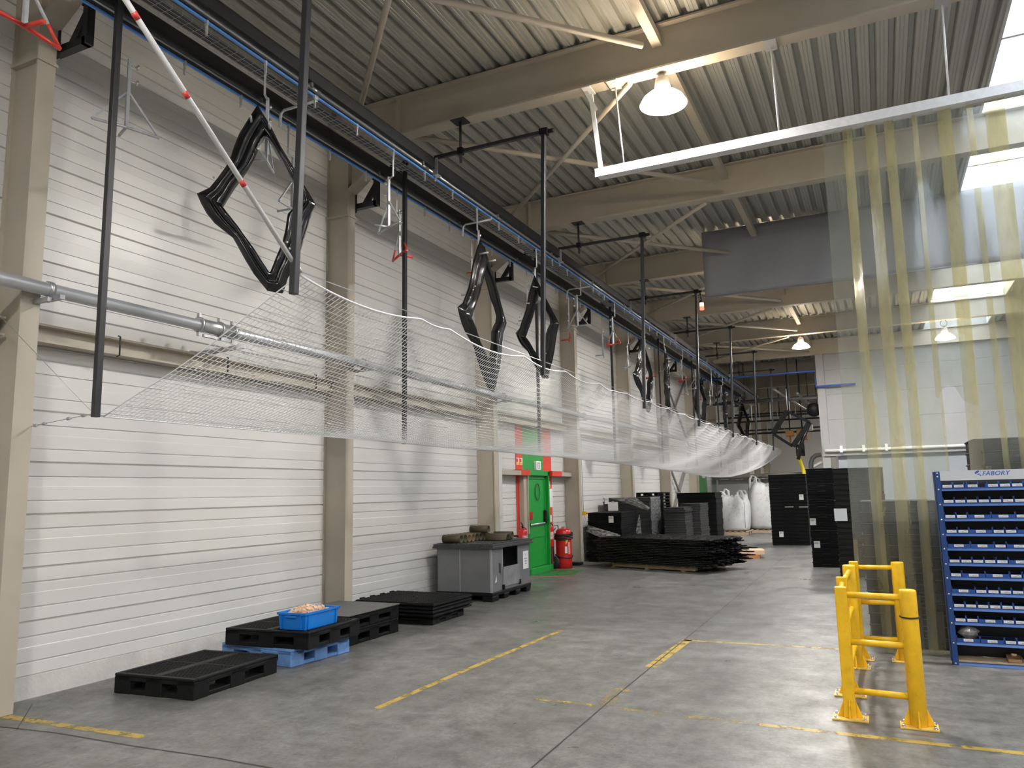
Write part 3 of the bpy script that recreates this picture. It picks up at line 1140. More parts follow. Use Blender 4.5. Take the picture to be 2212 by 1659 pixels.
for k, (i, rz) in enumerate([(3, 84), (4, -22), (7, 78), (8, 100), (10, -55), (12, 95), (14, -50)]):
    o = dup(frm, (NX + 0.02, NCY[i], 6.33), math.radians(rz), GLAB[k + 1])
    if k == 0:
        o.location = (NX + 0.10, NCY[i] + 0.06, 6.36)
        o.scale = (1.15, 1.1, 1.2)

# the square frame hanging on the far machinery
t = thing('square_moulding', 'black rectangular frame hanging cornerwise in front of the orange machine', 'frame', at(1700, 888, 'y', 32.6))
P = [(0, 0), (0.82, -0.50), (0.12, -1.42), (-0.60, -0.88)]
b = B()
for i in range(4):
    a, c = Vector((P[i][0], 0, P[i][1])), Vector((P[(i + 1) % 4][0], 0, P[(i + 1) % 4][1]))
    b.bar(a, c, 0.11 if i % 2 == 0 else 0.19, 0.09, up=(0, 1, 0))
b.build('moulding', BLACKMATT, t, 0.01)
b = B()
b.tube([(0.82, 0.05, -0.5), (0.45, 0.1, -1.3), (0.28, 0.1, -1.95)], 0.07, 8)
b.build('hanging_cover', BLACKGLOSS, t)
B().tube([(0.02, 0, 0.05), (0.02, 0, 0.9)], 0.02, 6).build('hanger', ZINC, t)

# ================================================================ WALL PIPE
t = thing('wall_pipe', 'grey metal pipe running along the wall behind the net', 'pipe', (-6.86, 0, 3.78))
b = B()
b.tube([(0, Y0, 0.0), (0, 34, -0.02)], 0.063, 20)
for y in (2.2, 7.6, 12.4, 17.2, 22, 26.8):
    b.tube([(0, y, 0), (0, y + 0.015, 0)], 0.066, 20)
b.build('tube', mat('pipe_grey_metal', (0.46, 0.47, 0.49), 0.35, 0.4), t)
for y in (4.45, 9.32, 14.1, 18.9):
    b = B()
    b.tube([(0, y, 0), (0, y + 0.05, 0)], 0.072, 20)
    b.box(-0.14, 0.10, y - 0.05, y - 0.01, -0.14, -0.10).box(-0.03, 0.20, y + 0.0, y + 0.05, -0.12, -0.08)
    b.tube([(0, y + 0.02, -0.06), (0, y + 0.02, -0.13)], 0.014, 6)
    b.build('pipe_bracket', GALV, t)
b = B()
b.tube([(0, 6.25, 0), (0, 6.75, 0)], 0.076, 20)
for y in (6.22, 6.52, 6.72):
    b.tube([(0, y, 0), (0, y + 0.03, 0)], 0.090, 20)
    b.box(-0.02, 0.02, y, y + 0.03, 0.08, 0.13).box(-0.02, 0.02, y, y + 0.03, -0.13, -0.08)
b.box(-0.02, 0.02, 6.3, 6.7, -0.13, -0.10)
b.build('pipe_coupling', GALV, t)
b = B()
b.bar((-0.48, 6.60, -0.25), (0.02, 6.95, -0.13), 0.05, 0.05)
b.box(-0.50, -0.46, 6.56, 6.64, -0.36, -0.20)
b.build('pipe_bracket', GALV, t)
for y in (5.45, 6.95, 8.6):
    b = B()
    b.tube([(-0.30, y, -0.24), (-0.27, y, -0.25), (-0.27, y, -0.45), (-0.31, y, -0.46)], 0.009, 6)
    o = b.build('cable_hook', BLACKSTEEL, t)

# wall bracing far along
b = B()
for z0, z1 in ((3.62, 6.6), (0.15, 3.32)):
    for a, c in (((28.45, z1), (33.0, z0)), ((33.0, z1), (28.45, z0))):
        b.bar((WX + 0.12, a[0], a[1]), (WX + 0.12, c[0], c[1]), 0.07, 0.07)
struct(b.build('trim_8', mat('brace_grey', (0.22, 0.21, 0.20), 0.5)), 'crossed steel wall braces between two far columns', 'bracing')

# ================================================================ PALLETS
def pallet_mesh(w, d, h, hole=0.045):
    """Plastic pallet: lattice deck, nine feet, skids. Centre at the floor."""
    b = B()
    x0, x1, y0, y1 = -w / 2, w / 2, -d / 2, d / 2
    t = 0.028
    e = 0.05
    zt = h
    for xa, xb, ya, yb in ((x0, x1, y0, y0 + e), (x0, x1, y1 - e, y1), (x0, x0 + e, y0 + e, y1 - e), (x1 - e, x1, y0 + e, y1 - e), (-0.05, 0.05, y0 + e, y1 - e),
                           (x0 + e, x1 - e, -0.015, 0.015)):
        b.box(xa, xb, ya, yb, zt - t, zt)
    x = x0 + e + hole
    while x < x1 - e:
        b.box(x - 0.007, x + 0.007, y0 + e, y1 - e, zt - t, zt - 0.001)
        x += hole
    y = y0 + e + hole * 1.5
    while y < y1 - e:
        b.box(x0 + e, x1 - e, y - 0.008, y + 0.008, zt - t, zt - 0.001)
        y += hole * 1.5
    for s in (y0, y1 - 0.02):
        b.box(x0, x1, s, s + 0.02, zt - 0.065, zt - t)
    for s in (x0, x1 - 0.02):
        b.box(s, s + 0.02, y0 + 0.02, y1 - 0.02, zt - 0.065, zt - t)
    bw = 0.20
    for px_ in (x0, -bw / 2, x1 - bw):
        for py_ in (y0, -bw / 2, y1 - bw):
            b.box(px_, px_ + bw, py_, py_ + bw, 0.0, zt - t)
    for px_ in (x0, -bw / 2, x1 - bw):
        b.box(px_ + 0.01, px_ + bw - 0.01, y0 + 0.02, y1 - 0.02, 0.0, 0.040)
    for py_ in (y0, y1 - bw):
        b.box(x0 + 0.02, x1 - 0.02, py_ + 0.01, py_ + bw - 0.01, 0.0, 0.042)
    return b


def pallet(label, w, d, h, m, loc, rz):
    o = pallet_mesh(w, d, h).build('plastic_pallet', m, None, 0.008)
    o.location = loc
    o.rotation_euler = (0, 0, rz)
    return tag(o, label, 'pallet')


pallet('black plastic pallet lying alone on the floor nearest the camera', 0.98, 1.16, 0.185, BLACKPLASTIC, (-6.31, 5.90, 0), math.radians(3.5))
pallet('faded blue plastic pallet under the black one with the crate', 1.10, 0.92, 0.185, BLUEPALLET, (-6.38, 7.24, 0), math.radians(-5))
pallet('black plastic pallet on the blue pallet carrying the bright blue crate', 1.14, 0.98, 0.185, BLACKPLASTIC, (-6.27, 7.24, 0.186), math.radians(3))
pallet('lower black pallet of the pair under the grey sheet', 1.0, 1.10, 0.185, BLACKMATT, (-6.50, 8.44, 0), math.radians(0.5))
pallet('upper black pallet of the pair, covered by the grey sheet', 1.0, 1.12, 0.165, BLACKMATT, (-6.50, 8.44, 0.186), math.radians(0.5))
o = B().box(-0.51, 0.51, -0.57, 0.57, 0, 0.014).build('grey_sheet', PLYGREY, None, 0.004)
o.location, o.rotation_euler = (-6.50, 8.44, 0.352), (0, 0, math.radians(0.5))
tag(o, 'flat grey sheet lying on the pair of black pallets', 'sheet')

# black collapsed crates on a pallet
pallet('black plastic pallet under the stack of ribbed black lids', 1.22, 0.95, 0.12, BLACKPLASTIC, (-6.44, 10.02, 0), math.radians(2))


def lid_mesh(w, d, h):
    b = B()
    x0, x1, y0, y1 = -w / 2, w / 2, -d / 2, d / 2
    b.box(x0, x1, y0, y1, 0, h * 0.55)
    b.box(x0 + 0.02, x1 - 0.02, y0 + 0.02, y1 - 0.02, h * 0.55, h * 0.80)
    k = x0 + 0.05
    while k < x1 - 0.04:
        b.box(k, k + 0.012, y0 + 0.02, y1 - 0.02, h * 0.80, h - 0.003)
        k += 0.085
    k = y0 + 0.05
    while k < y1 - 0.03:
        b.box(x0 + 0.02, x1 - 0.02, k, k + 0.012, h * 0.80, h - 0.004)
        k += 0.065
    for s in (-0.38, -0.12, 0.14, 0.40):
        b.box(x1 - 0.002, x1 + 0.006, s - 0.09, s + 0.09, h * 0.1, h * 0.45)
        b.box(s - 0.09, s + 0.09, y0 - 0.006, y0 + 0.002, h * 0.1, h * 0.45)
        b.box(x0 + 0.0, x0 + 0.03, s - 0.05, s + 0.05, h * 0.8, h + 0.006)
    return b


l0 = None
for k in range(4):
    if l0 is None:
        l0 = lid_mesh(1.36, 1.14, 0.048).build('ribbed_lid', BLACKPLASTIC, None, 0.004)
        o = l0
    else:
        o = l0.copy()
        COL.objects.link(o)
    o.location = (-6.45 + 0.01 * (k % 2), 10.06, 0.121 + 0.0485 * k)
    o.rotation_euler = (0, 0, math.radians((0.6, -0.5, 0.4, 0.2)[k]))
    tag(o, ['bottom ribbed black lid', 'second ribbed black lid from below', 'third ribbed black lid from below', 'topmost ribbed black lid'][k]
        + ' of the stack before the grey bin', 'lid', 'ribbed black lids stacked before the grey bin')

# bright blue crate with wood blocks
CZ = 0.372
t = thing('plastic_crate', 'bright blue plastic crate of wood blocks standing on a black pallet', 'crate', (-5.965, 7.13, CZ), math.radians(1.5))
w2, d2, h = 0.185, 0.30, 0.185
b = B()
for s in (-1, 1):
    b.hexa([(s * w2 * 0.93, -d2 * 0.95, 0), (s * (w2 * 0.93 - 0.006), -d2 * 0.95, 0), (s * (w2 * 0.93 - 0.006), d2 * 0.95, 0), (s * w2 * 0.93, d2 * 0.95, 0),
            (s * w2, -d2, h), (s * (w2 - 0.006), -d2, h), (s * (w2 - 0.006), d2, h), (s * w2, d2, h)])
    b.hexa([(-w2 * 0.93, s * d2 * 0.95, 0), (w2 * 0.93, s * d2 * 0.95, 0), (w2 * 0.93, s * (d2 * 0.95 - 0.006), 0), (-w2 * 0.93, s * (d2 * 0.95 - 0.006), 0),
            (-w2, s * d2, h), (w2, s * d2, h), (w2, s * (d2 - 0.006), h), (-w2, s * (d2 - 0.006), h)])
b.box(-w2 * 0.92, w2 * 0.92, -d2 * 0.94, d2 * 0.94, 0.0, 0.008)
b.build('shell', CRATEBLUE, t, 0.004)
b = B()
for s in (-1, 1):
    b.box(-w2 - 0.012, w2 + 0.012, s * d2 - 0.012, s * d2 + 0.012, h - 0.025, h)
    b.box(s * w2 - 0.012, s * w2 + 0.012, -d2 - 0.01, d2 + 0.01, h - 0.025, h)
b.build('rim', CRATEBLUE, t, 0.003)
for sx in (-1, 1):
    for sy in (-1, 1):
        b = B()
        b.box(sx * w2 - 0.012, sx * w2 + 0.008, sy * (d2 - 0.055) - 0.006, sy * (d2 - 0.055) + 0.006, 0.01, h - 0.02)
        b.box(sx * (w2 - 0.05) - 0.006, sx * (w2 - 0.05) + 0.006, sy * d2 - 0.014, sy * d2 + 0.006, 0.01, h - 0.02)
        b.build('corner_rib', CRATEBLUE, t)
b = B()
b.box(-0.07, 0.07, -d2 - 0.018, -d2 - 0.005, h - 0.055, h - 0.03)
b.build('handle', CRATEBLUE, t, 0.004)
fillbed = B()
rnd = random.Random(4)
src = None
nb = 0
for lay, (zz, sp) in enumerate(((0.115, 0.9), (0.150, 0.84), (0.182, 0.62), (0.208, 0.34))):
    x = -w2 * sp + 0.02
    while x < w2 * sp - 0.01:
        y = -d2 * sp * 0.9
        while y < d2 * sp * 0.9:
            if src is None:
                src = B().box(-0.022, 0.022, -0.026, 0.026, -0.018, 0.018).build('wood_block', WOODBLOCK, None, 0.003)
                o = src
            else:
                o = src.copy()
                COL.objects.link(o)
            o.location = (-5.965 + x + rnd.uniform(-.006, .006), 7.13 + y + rnd.uniform(-.006, .006), CZ + zz + rnd.uniform(-.008, .010))
            o.rotation_euler = (rnd.uniform(-.7, .7), rnd.uniform(-.7, .7), rnd.uniform(0, 3))
            s = rnd.uniform(0.8, 1.15)
            o.scale = (s, s * rnd.uniform(0.8, 1.2), s)
            tag(o, 'small pale wood block in the heap filling the bright blue crate', 'wood block', 'wood blocks in the blue crate')
            nb += 1
            y += 0.062
        x += 0.056

# ================================================================ GREY BIN
t = thing('grey_bin', 'grey plastic box container with lid and open hatch beside the green door', 'container', (-6.60, 12.68, 0), math.radians(0.5))
hx, hy = 0.55, 0.82
b = B()
b.box(-hx, hx, -hy, hy, 0.09, 0.15)
for sx in (-1, 0, 1):
    for sy in (-1, -0.34, 0.34, 1):
        cx_, cy_ = sx * (hx - 0.10), sy * (hy - 0.11)
        b.hexa([(cx_ - 0.08, cy_ - 0.085, 0), (cx_ + 0.08, cy_ - 0.085, 0), (cx_ + 0.08, cy_ + 0.085, 0), (cx_ - 0.08, cy_ + 0.085, 0),
                (cx_ - 0.10, cy_ - 0.11, 0.09), (cx_ + 0.10, cy_ - 0.11, 0.09), (cx_ + 0.10, cy_ + 0.11, 0.09), (cx_ - 0.10, cy_ + 0.11, 0.09)])
b.box(-hx, -hx + 0.2, -hy, hy, 0, 0.03).box(hx - 0.2, hx, -hy, -hy + 0.25, 0, 0.09)
b.build('pallet_base', BLACKPLASTIC, t, 0.012)
b = B()
wx, wy, zt = hx - 0.02, hy - 0.02, 0.90
b.box(-wx, wx, -wy, -wy + 0.015, 0.15, zt).box(-wx, wx, wy - 0.015, wy, 0.15, zt).box(-wx, -wx + 0.015, -wy, wy, 0.15, zt)
ha, hb, hz = -0.36, 0.28, 0.50           # hatch opening on the hall side
b.box(wx - 0.015, wx, -wy, ha, 0.15, zt).box(wx - 0.015, wx, hb, wy, 0.15, zt).box(wx - 0.015, wx, ha, hb, 0.15, hz)
b.build('sleeve', GREYBIN, t, 0.003)
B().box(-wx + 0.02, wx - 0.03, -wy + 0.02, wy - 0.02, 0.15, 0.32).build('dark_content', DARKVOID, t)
b = B()
b.box(-0.085, -0.073, -wy - 0.004, -wy + 0.001, 0.15, zt).box(wx - 0.03, wx + 0.004, -wy - 0.004, -wy + 0.02, 0.15, zt)
b.box(wx - 0.001, wx + 0.004, ha - 0.02, ha, 0.2, zt)
b.build('weld_seam', mat('seam_pale', (0.40, 0.40, 0.41), 0.5), t)
b = B()
b.hexa([(wx + 0.002, ha - 0.02, hz - 0.30), (wx + 0.015, ha - 0.02, hz - 0.30), (wx + 0.015, hb + 0.03, hz - 0.30), (wx + 0.002, hb + 0.03, hz - 0.30),
        (wx + 0.012, ha - 0.02, hz + 0.04), (wx + 0.03, ha - 0.02, hz + 0.04), (wx + 0.03, hb + 0.03, hz + 0.04), (wx + 0.012, hb + 0.03, hz + 0.04)])
fl_ = b.build('hatch_flap', mat('grey_flap', (0.27, 0.27, 0.28), 0.5, 0, 0.25, 4), t, 0.003)
B().box(wx + 0.005, wx + 0.034, ha - 0.04, ha + 0.015, hz - 0.34, hz - 0.26).box(wx + 0.005, wx + 0.034, hb + 0.01, hb + 0.05, hz - 0.32, hz - 0.24).build('hinge', BLACKPLASTIC, fl_)
b = B()
b.box(-hx - 0.03, hx + 0.03, -hy - 0.03, hy + 0.03, zt + 0.0, zt + 0.05)
b.box(-hx - 0.04, hx + 0.04, -hy - 0.04, hy + 0.04, zt - 0.025, zt + 0.012)
for k in range(11):
    b.box(-hx + 0.02 + k * 0.1, -hx + 0.04 + k * 0.1, -hy, hy, zt + 0.05, zt + 0.062)
for k in range(15):
    b.box(-hx, hx, -hy + 0.05 + k * 0.11, -hy + 0.066 + k * 0.11, zt + 0.05, zt + 0.060)
for s in (-0.46, -0.38, -0.28, -0.18, 0.12, 0.30, 0.34, 0.40, 0.46, 0.50):
    b.box(s - 0.006, s + 0.006, -hy - 0.046, -hy - 0.03, zt - 0.02, zt + 0.03)
b.build('lid', LIDBLACK, t, 0.006)
p_ = B().box(wx + 0.001, wx + 0.005, 0.50, 0.74, 0.42, 0.74).build('paper_notice', LABELWHITE, t)
b = B()
for k, (w_, zz) in enumerate(((0.02, 0.68), (0.02, 0.655), (0.16, 0.595), (0.13, 0.55), (0.09, 0.505))):
    n_ = max(1, int(w_ / 0.018))
    for j in range(n_):
        yy = 0.62 - w_ / 2 + j * 0.018
        b.box(wx + 0.005, wx + 0.0056, yy, yy + 0.013, zz, zz + 0.018)
b.build('notice_lettering', mat('faded_ink', (0.25, 0.25, 0.30), 0.7), p_)
b = B()
b.box(wx, wx + 0.002, -0.52, -0.47, 0.45, 0.62).box(wx, wx + 0.002, -0.455, -0.44, 0.42, 0.60)
b.build('stencil_print', INK, t)
b = B()
b.poly([(wx + 0.001, -0.68, 0.30), (wx + 0.001, -0.60, 0.31), (wx + 0.001, -0.62, 0.42)])
b.build('torn_sticker', LABELWHITE, t)
B().box(0.10, 0.16, -hy - 0.004, -hy, 0.10, 0.115).build('orange_tag', mat('orange_plastic', (0.8, 0.2, 0.02), 0.5), t)

# cardboard half rolls on the lid
LZ = 0.962
rollm = B()
rp = [(0.072 * math.cos(a), 0.072 * math.sin(a)) for a in [PI * 2 * k / 22 for k in range(22)]]
ri = [(0.060 * math.cos(a), 0.060 * math.sin(a)) for a in [PI * 2 * k / 22 for k in range(22)]]


def roll_mesh(L):
    b = B()
    for R, rev in ((rp, False), (ri, True)):
        A = [b.bm.verts.new((-L / 2, y, zz)) for y, zz in R]
        C = [b.bm.verts.new((L / 2, y, zz)) for y, zz in R]
        for k in range(22):
            f = b.bm.faces.new((A[k], A[(k + 1) % 22], C[(k + 1) % 22], C[k]))
            f.smooth = True
        if not rev:
            A0, C0 = A, C
    for P_, Q_ in ((A0, A), (C0, C)):
        for k in range(22):
            b.bm.faces.new((P_[k], P_[(k + 1) % 22], Q_[(k + 1) % 22], Q_[k]))
    return b


r0 = roll_mesh(0.36).build('cardboard_roll', OLIVE)
r1 = roll_mesh(0.36).build('cardboard_roll', OLIVEPALE)
k0 = 0
for k in range(8):
    src = r1 if k in (2, 3) else r0
    o = src if k in (0, 2) else src.copy()
    if k not in (0, 2):
        COL.objects.link(o)
    o.location = (-6.88, 12.0 + 0.146 * k, LZ + 0.072)
    tag(o, ORD[k] + ' olive brown tube from the near edge in the row on the grey bin', 'tube', 'olive tubes on the grey bin lid')
o = r0.copy()
COL.objects.link(o)
o.location = (-6.76, 12.80, LZ + 0.072 + 0.126)
o.rotation_euler = (0.3, 0, 0.05)
tag(o, 'olive brown tube lying on top of the tube row on the grey bin', 'tube', 'olive tubes on the grey bin lid')
o = r0.copy()
COL.objects.link(o)
o.location = (-6.46, 13.18, LZ + 0.072)
o.rotation_euler = (0.3, 0, 0.1)
tag(o, 'olive brown tube lying behind the open half shell on the grey bin', 'tube', 'olive tubes on the grey bin lid')
b = B()
b.grid([[(x, 0.12 * math.cos(a), 0.125 * math.sin(a)) for a in [PI * k / 14 for k in range(15)]] for x in (-0.2, 0.2)])
o = b.build('cardboard_shell', OLIVE, None, solid=0.008)
o.location = (-6.36, 12.74, LZ)
o.rotation_euler = (0, 0, 0.12)
tag(o, 'open olive brown half shell at the right on the grey bin lid', 'tube')

# ================================================================ FIRE EXTINGUISHERS
def extinguisher(label, loc, r, h, gap):
    t = thing('fire_extinguisher', label, 'fire extinguisher', loc)
    b = B()
    b.lathe([(0, 0), (r * 0.95, 0), (r, 0.02), (r, h * 0.86), (r * 0.85, h * 0.95), (r * 0.4, h), (r * 0.28, h * 1.02), (0, h * 1.02)], n=24)
    b.build('cylinder', EXTRED, t)
    b = B()
    b.tube([(0, 0, h), (0, 0, h + 0.05)], 0.022, 10)
    b.bar((0, 0.02, h + 0.06), (0.02, -0.12, h + 0.13), 0.02, 0.012)
    b.bar((0, 0.02, h + 0.05), (0.02, -0.10, h + 0.05), 0.02, 0.012)
    b.build('valve', BLACKPLASTIC, t)
    b = B()
    b.tube([(0.0, 0.03, h + 0.03), (0.04, 0.09, h), (0.05, r + 0.01, h * 0.7), (0.04, r + 0.01, h * 0.25)], 0.012, 8)
    b.build('hose', BLACKRUBBER, t)
    B().box(-r - gap, -r + 0.01, -0.03, 0.03, h * 0.6, h * 0.7).build('wall_bracket', BLACKSTEEL, t)
    b = B()
    b.grid([[(r * 1.004 * math.cos(a), r * 1.004 * math.sin(a), zz) for a in [-1.2 + 0.1 * k for k in range(16)]] for zz in (h * 0.35, h * 0.68)])
    b.build('label', mat('extinguisher_label', (0.75, 0.72, 0.7), 0.5, 0, 0.9, 28, col2=(0.6, 0.03, 0.03)), t)
    return t


extinguisher('red fire extinguisher hung left of the green door behind the grey bin', (WX + 0.24, 15.50, 0.58), 0.095, 0.46, 0.15)
extinguisher('red fire extinguisher hung right of the green door', (WX + 0.11, 17.34, 0.52), 0.085, 0.52, 0.03)
b = B()
b.box(WX + 0.03, WX + 0.17, 17.27, 17.41, 0.0, 0.50)
tag(b.build('dark_cabinet', mat('dark_red_box', (0.12, 0.03, 0.03), 0.6)), 'dark red box under the extinguisher right of the green door', 'box')
t = thing('wheeled_extinguisher', 'large red wheeled fire extinguisher with black hose beside the green door', 'fire extinguisher', (-7.04, 17.66, 0))
b = B()
r = 0.19
b.lathe([(0, 0), (r, 0), (r, 0.16), (r * 1.0, 0.80), (r * 0.96, 0.87), (r * 0.8, 0.92), (r * 0.35, 0.945), (0, 0.945)], n=32)
b.build('cylinder', EXTRED, t)
b = B()
for k in range(4):
    zz = 0.70 + k * 0.038
    b.tube([((r + 0.018 + 0.012 * math.sin(a * 2)) * math.cos(a), (r + 0.018 + 0.012 * math.sin(a * 2)) * math.sin(a), zz + 0.02 * math.sin(a)) for a in
            [2 * PI * q / 30 for q in range(30)]], 0.016, 8, closed=True)
b.tube([(-0.14, -0.15, 0.95), (-0.2, -0.26, 0.85), (-0.17, -0.30, 0.6), (-0.16, -0.27, 0.25)], 0.015, 8)
b.tube([((r + 0.02) * math.cos(a), (r + 0.02) * math.sin(a), 0.30 - 0.05 * math.cos(a + 0.6)) for a in [-2.6 + 0.16 * q for q in range(26)]], 0.014, 8)
b.build('hose', BLACKRUBBER, t)
for yy in (-0.26, 0.26):
    b = B()
    b.lathe([(0.0, -0.03), (0.13, -0.03), (0.15, -0.015), (0.15, 0.015), (0.13, 0.03), (0.0, 0.03)], (-0.16, yy, 0.152), 24, axis='y')
    wl = b.build('wheel', BLACKRUBBER, t)
    B().lathe([(0, -0.036), (0.012, -0.036), (0.012, 0.036), (0, 0.036)], (-0.16, yy, 0.152), 10, axis='y').build('hub', ZINC, wl)
b = B()
b.tube([(-0.17, -0.22, 0.15), (-0.19, -0.2, 0.6), (-0.22, -0.2, 1.0), (-0.22, 0.2, 1.0), (-0.19, 0.2, 0.6), (-0.17, 0.22, 0.15)], 0.014, 8)
b.build('frame_handle', BLACKRUBBER, t)
b = B()
b.box(-0.04, 0.04, -0.03, 0.03, 0.94, 0.975)
b.build('valve', ZINC, t)


def band(r, a0, a1, z0, z1):
    b = B()
    n_ = 8
    b.grid([[(r * math.cos(a0 + (a1 - a0) * k / n_), r * math.sin(a0 + (a1 - a0) * k / n_), zz) for k in range(n_ + 1)] for zz in (z0, z1)])
    return b


band(r + 0.002, -1.05, -0.75, 0.36, 0.52).build('label', LABELWHITE, t)
band(r + 0.002, -0.62, -0.30, 0.34, 0.62).build('label', mat('red_white_print', (0.7, 0.6, 0.6), 0.5, 0, 0.9, 40, col2=(0.6, 0.02, 0.02)), t)
b = band(r + 0.003, -0.95, -0.62, 0.60, 0.70)
for v in b.bm.verts:
    v.co.z += (math.atan2(v.co.y, v.co.x) + 0.8) * 0.28
b.build('yellow_sticker', mat('sticker_yellow', (0.85, 0.5, 0.01), 0.5), t)

# small fittings round the door
t = thing('exit_sign', 'small white exit light above the green door', 'sign', (WX + 0.05, 16.85, 2.44))
B().box(-0.05, 0.03, -0.14, 0.14, -0.11, 0.11).build('housing', LABELWHITE, t, 0.012)
b = B()
b.box(0.03, 0.034, -0.07, -0.05, -0.07, 0.07).box(0.03, 0.034, 0.03, 0.05, -0.07, 0.07)
b.box(0.03, 0.034, -0.05, 0.03, 0.055, 0.07).box(0.03, 0.034, -0.02, 0.03, -0.07, -0.055)
b.build('pictogram', mat('sign_grey_print', (0.22, 0.24, 0.24), 0.5), t)
for k, (y, z, lab) in enumerate(((at(1117.7, 1001.5, 'x', PW).y, 2.60, 'left one of the two red white notices on the red band above the rail'),
                                 (at(1124.8, 1001.5, 'x', PW).y, 2.60, 'right one of the two red white notices on the red band above the rail'),
                                 (at(1183, 1026, 'x', PW).y + 0.04, 2.08, 'red white yellow notice on the red band right of the green door'))):
    t = thing('fire_notice', lab, 'notice', (PW + 0.006, y, z))
    B().box(0, 0.004, -0.075, 0.075, -0.16, 0.16).build('sheet', LABELWHITE, t)
    B().box(0.004, 0.006, -0.075, 0.075, 0.0, 0.13).box(0.004, 0.006, -0.075, 0.02, -0.10, -0.02).build('red_field', RED, t)
    B().box(0.004, 0.006, -0.075, 0.075, -0.15, -0.11).build('yellow_field', mat('sticker_yellow', (0.85, 0.5, 0.01), 0.5), t)
o = B().box(PW + 0.006, PW + 0.01, 17.52, 17.80, 1.45, 1.90).build('paper_notice', LABELWHITE)
tag(o, 'white paper notice on the red band right of the green door', 'notice')
o = B().box(PW + 0.006, PW + 0.01, 17.58, 17.70, 1.10, 1.26).build('paper_notice', LABELWHITE)
tag(o, 'small white notice below the larger one right of the green door', 'notice')
t = thing('emergency_stop', 'yellow emergency stop box with red button on the column by the black boxes', 'emergency stop', (-6.95, 18.86, 1.26))
B().box(-0.02, 0.08, -0.045, 0.045, -0.05, 0.05).build('housing', mat('estop_yellow', (0.85, 0.55, 0.02), 0.45), t, 0.006)
B().tube([(0.08, 0, 0), (0.115, 0, 0)], 0.02, 10).build('button', REDCOAT, t)
b = B()
b.tube([(0.01, -0.02, 0.05), (0.01, -0.03, 0.9), (0.01, -0.03, 2.2)], 0.008, 6)
b.tube([(0.02, 0.02 + 0.05 * math.sin(a), -0.14 + 0.08 * math.cos(a)) for a in [2 * PI * k / 16 for k in range(16)]], 0.007, 6, closed=True)
b.build('conduit', ZINC, t)
o = B().box(WX + 0.03, -6.9, 18.3, 18.6, 0, 0.07).build('floor_box', BLACKPLASTIC, None, 0.01)
tag(o, 'flat black box on the floor at the column foot by the wheeled extinguisher', 'box')


# ================================================================ BLACK STACKS BEYOND THE DOOR
def layer(name, w, d, h, m, style):
    b = B()
    x0, x1, y0, y1 = -w / 2, w / 2, -d / 2, d / 2
    if style == 'crate':         # folded crate: body with a proud rim
        b.box(x0 + 0.012, x1 - 0.012, y0 + 0.012, y1 - 0.012, 0, h - 0.02)
        b.box(x0, x1, y0, y1, h - 0.022, h - 0.002)
        b.box(-w * 0.15, w * 0.15, y0 - 0.004, y0 + 0.02, h * 0.35, h * 0.6)
    elif style == 'open':        # tray on feet with gaps
        b.box(x0, x1, y0, y1, h - 0.04, h - 0.002)
        for sx in (x0, -0.06, x1 - 0.12):
            for sy in (y0, y1 - 0.12):
                b.box(sx, sx + 0.12, sy, sy + 0.12, 0, h - 0.04)
    else:                        # wavy edged tray
        b.box(x0 + 0.015, x1 - 0.015, y0 + 0.015, y1 - 0.015, 0, h * 0.5)
        b.hexa([(x0 + 0.015, y0 + 0.015, h * 0.45), (x1 - 0.015, y0 + 0.015, h * 0.45), (x1 - 0.015, y1 - 0.015, h * 0.45), (x0 + 0.015, y1 - 0.015, h * 0.45),
                (x0, y0, h - 0.003), (x1, y0, h - 0.003), (x1, y1, h - 0.003), (x0, y1, h - 0.003)])
    return b.build(name, m, None, 0.006)


def stack(name, w, d, h, n, m, style, loc, rz, label, cat, group, jit=0.012):
    o0 = layer(name, w, d, h, m, style)
    for k in range(n):
        o = o0
        if k:
            o = o0.copy()
            COL.objects.link(o)
        o.location = (loc[0] + random.uniform(-jit, jit), loc[1] + random.uniform(-jit, jit), loc[2] + k * h)
        o.rotation_euler = (0, 0, rz + random.uniform(-jit, jit) * 0.4)
        tag(o, label, cat, group)


stack('folding_crate', 0.93, 1.42, 0.105, 12, BLACKMATT, 'crate', (-6.57, 20.05, 0), 0.0, 'black folded plastic crate in the low stack next to the emergency stop', 'crate',
      'folded crates next to the emergency stop')
stack('folding_crate', 1.36, 0.95, 0.108, 15, GREYTRAY, 'crate', (-6.50, 21.60, 0), 0.0, 'dark folded crate in the film wrapped stack behind the low black one', 'crate',
      'folded crates in the film wrapped stack')
stack('slatted_tray', 0.82, 0.9, 0.097, 18, BLACKMATT, 'open', (-6.35, 23.45, 0), 0.0, 'black slatted tray in the tall narrow stack with gaps', 'tray', 'slatted trays in the narrow stack')
stack('wavy_tray', 0.60, 1.1, 0.066, 20, GREYTRAY, 'wavy', (-5.26, 22.05, 0), 0.03, 'dark grey tray in the nearer wavy edged stack', 'tray', 'trays of the nearer wavy stack', 0.02)
stack('wavy_tray', 0.62, 1.1, 0.07, 20, GREYTRAY, 'wavy', (-5.10, 23.40, 0), -0.02, 'dark grey tray in the farther wavy edged stack', 'tray', 'trays of the farther wavy stack', 0.02)
stack('folding_crate', 1.24, 1.1, 0.17, 10, BLACKMATT, 'crate', (-5.38, 25.6, 0), 0.0, 'black open sided crate in the stack before the white sacks', 'crate',
      'open crates before the white sacks')
stack('folding_crate', 1.14, 1.15, 0.111, 20, BLACKMATT, 'crate', (-2.70, 26.6, 0), 0.0, 'black crate in the wide tall stack beside the white sacks', 'crate', 'crates of the wide tall stack', 0.003)
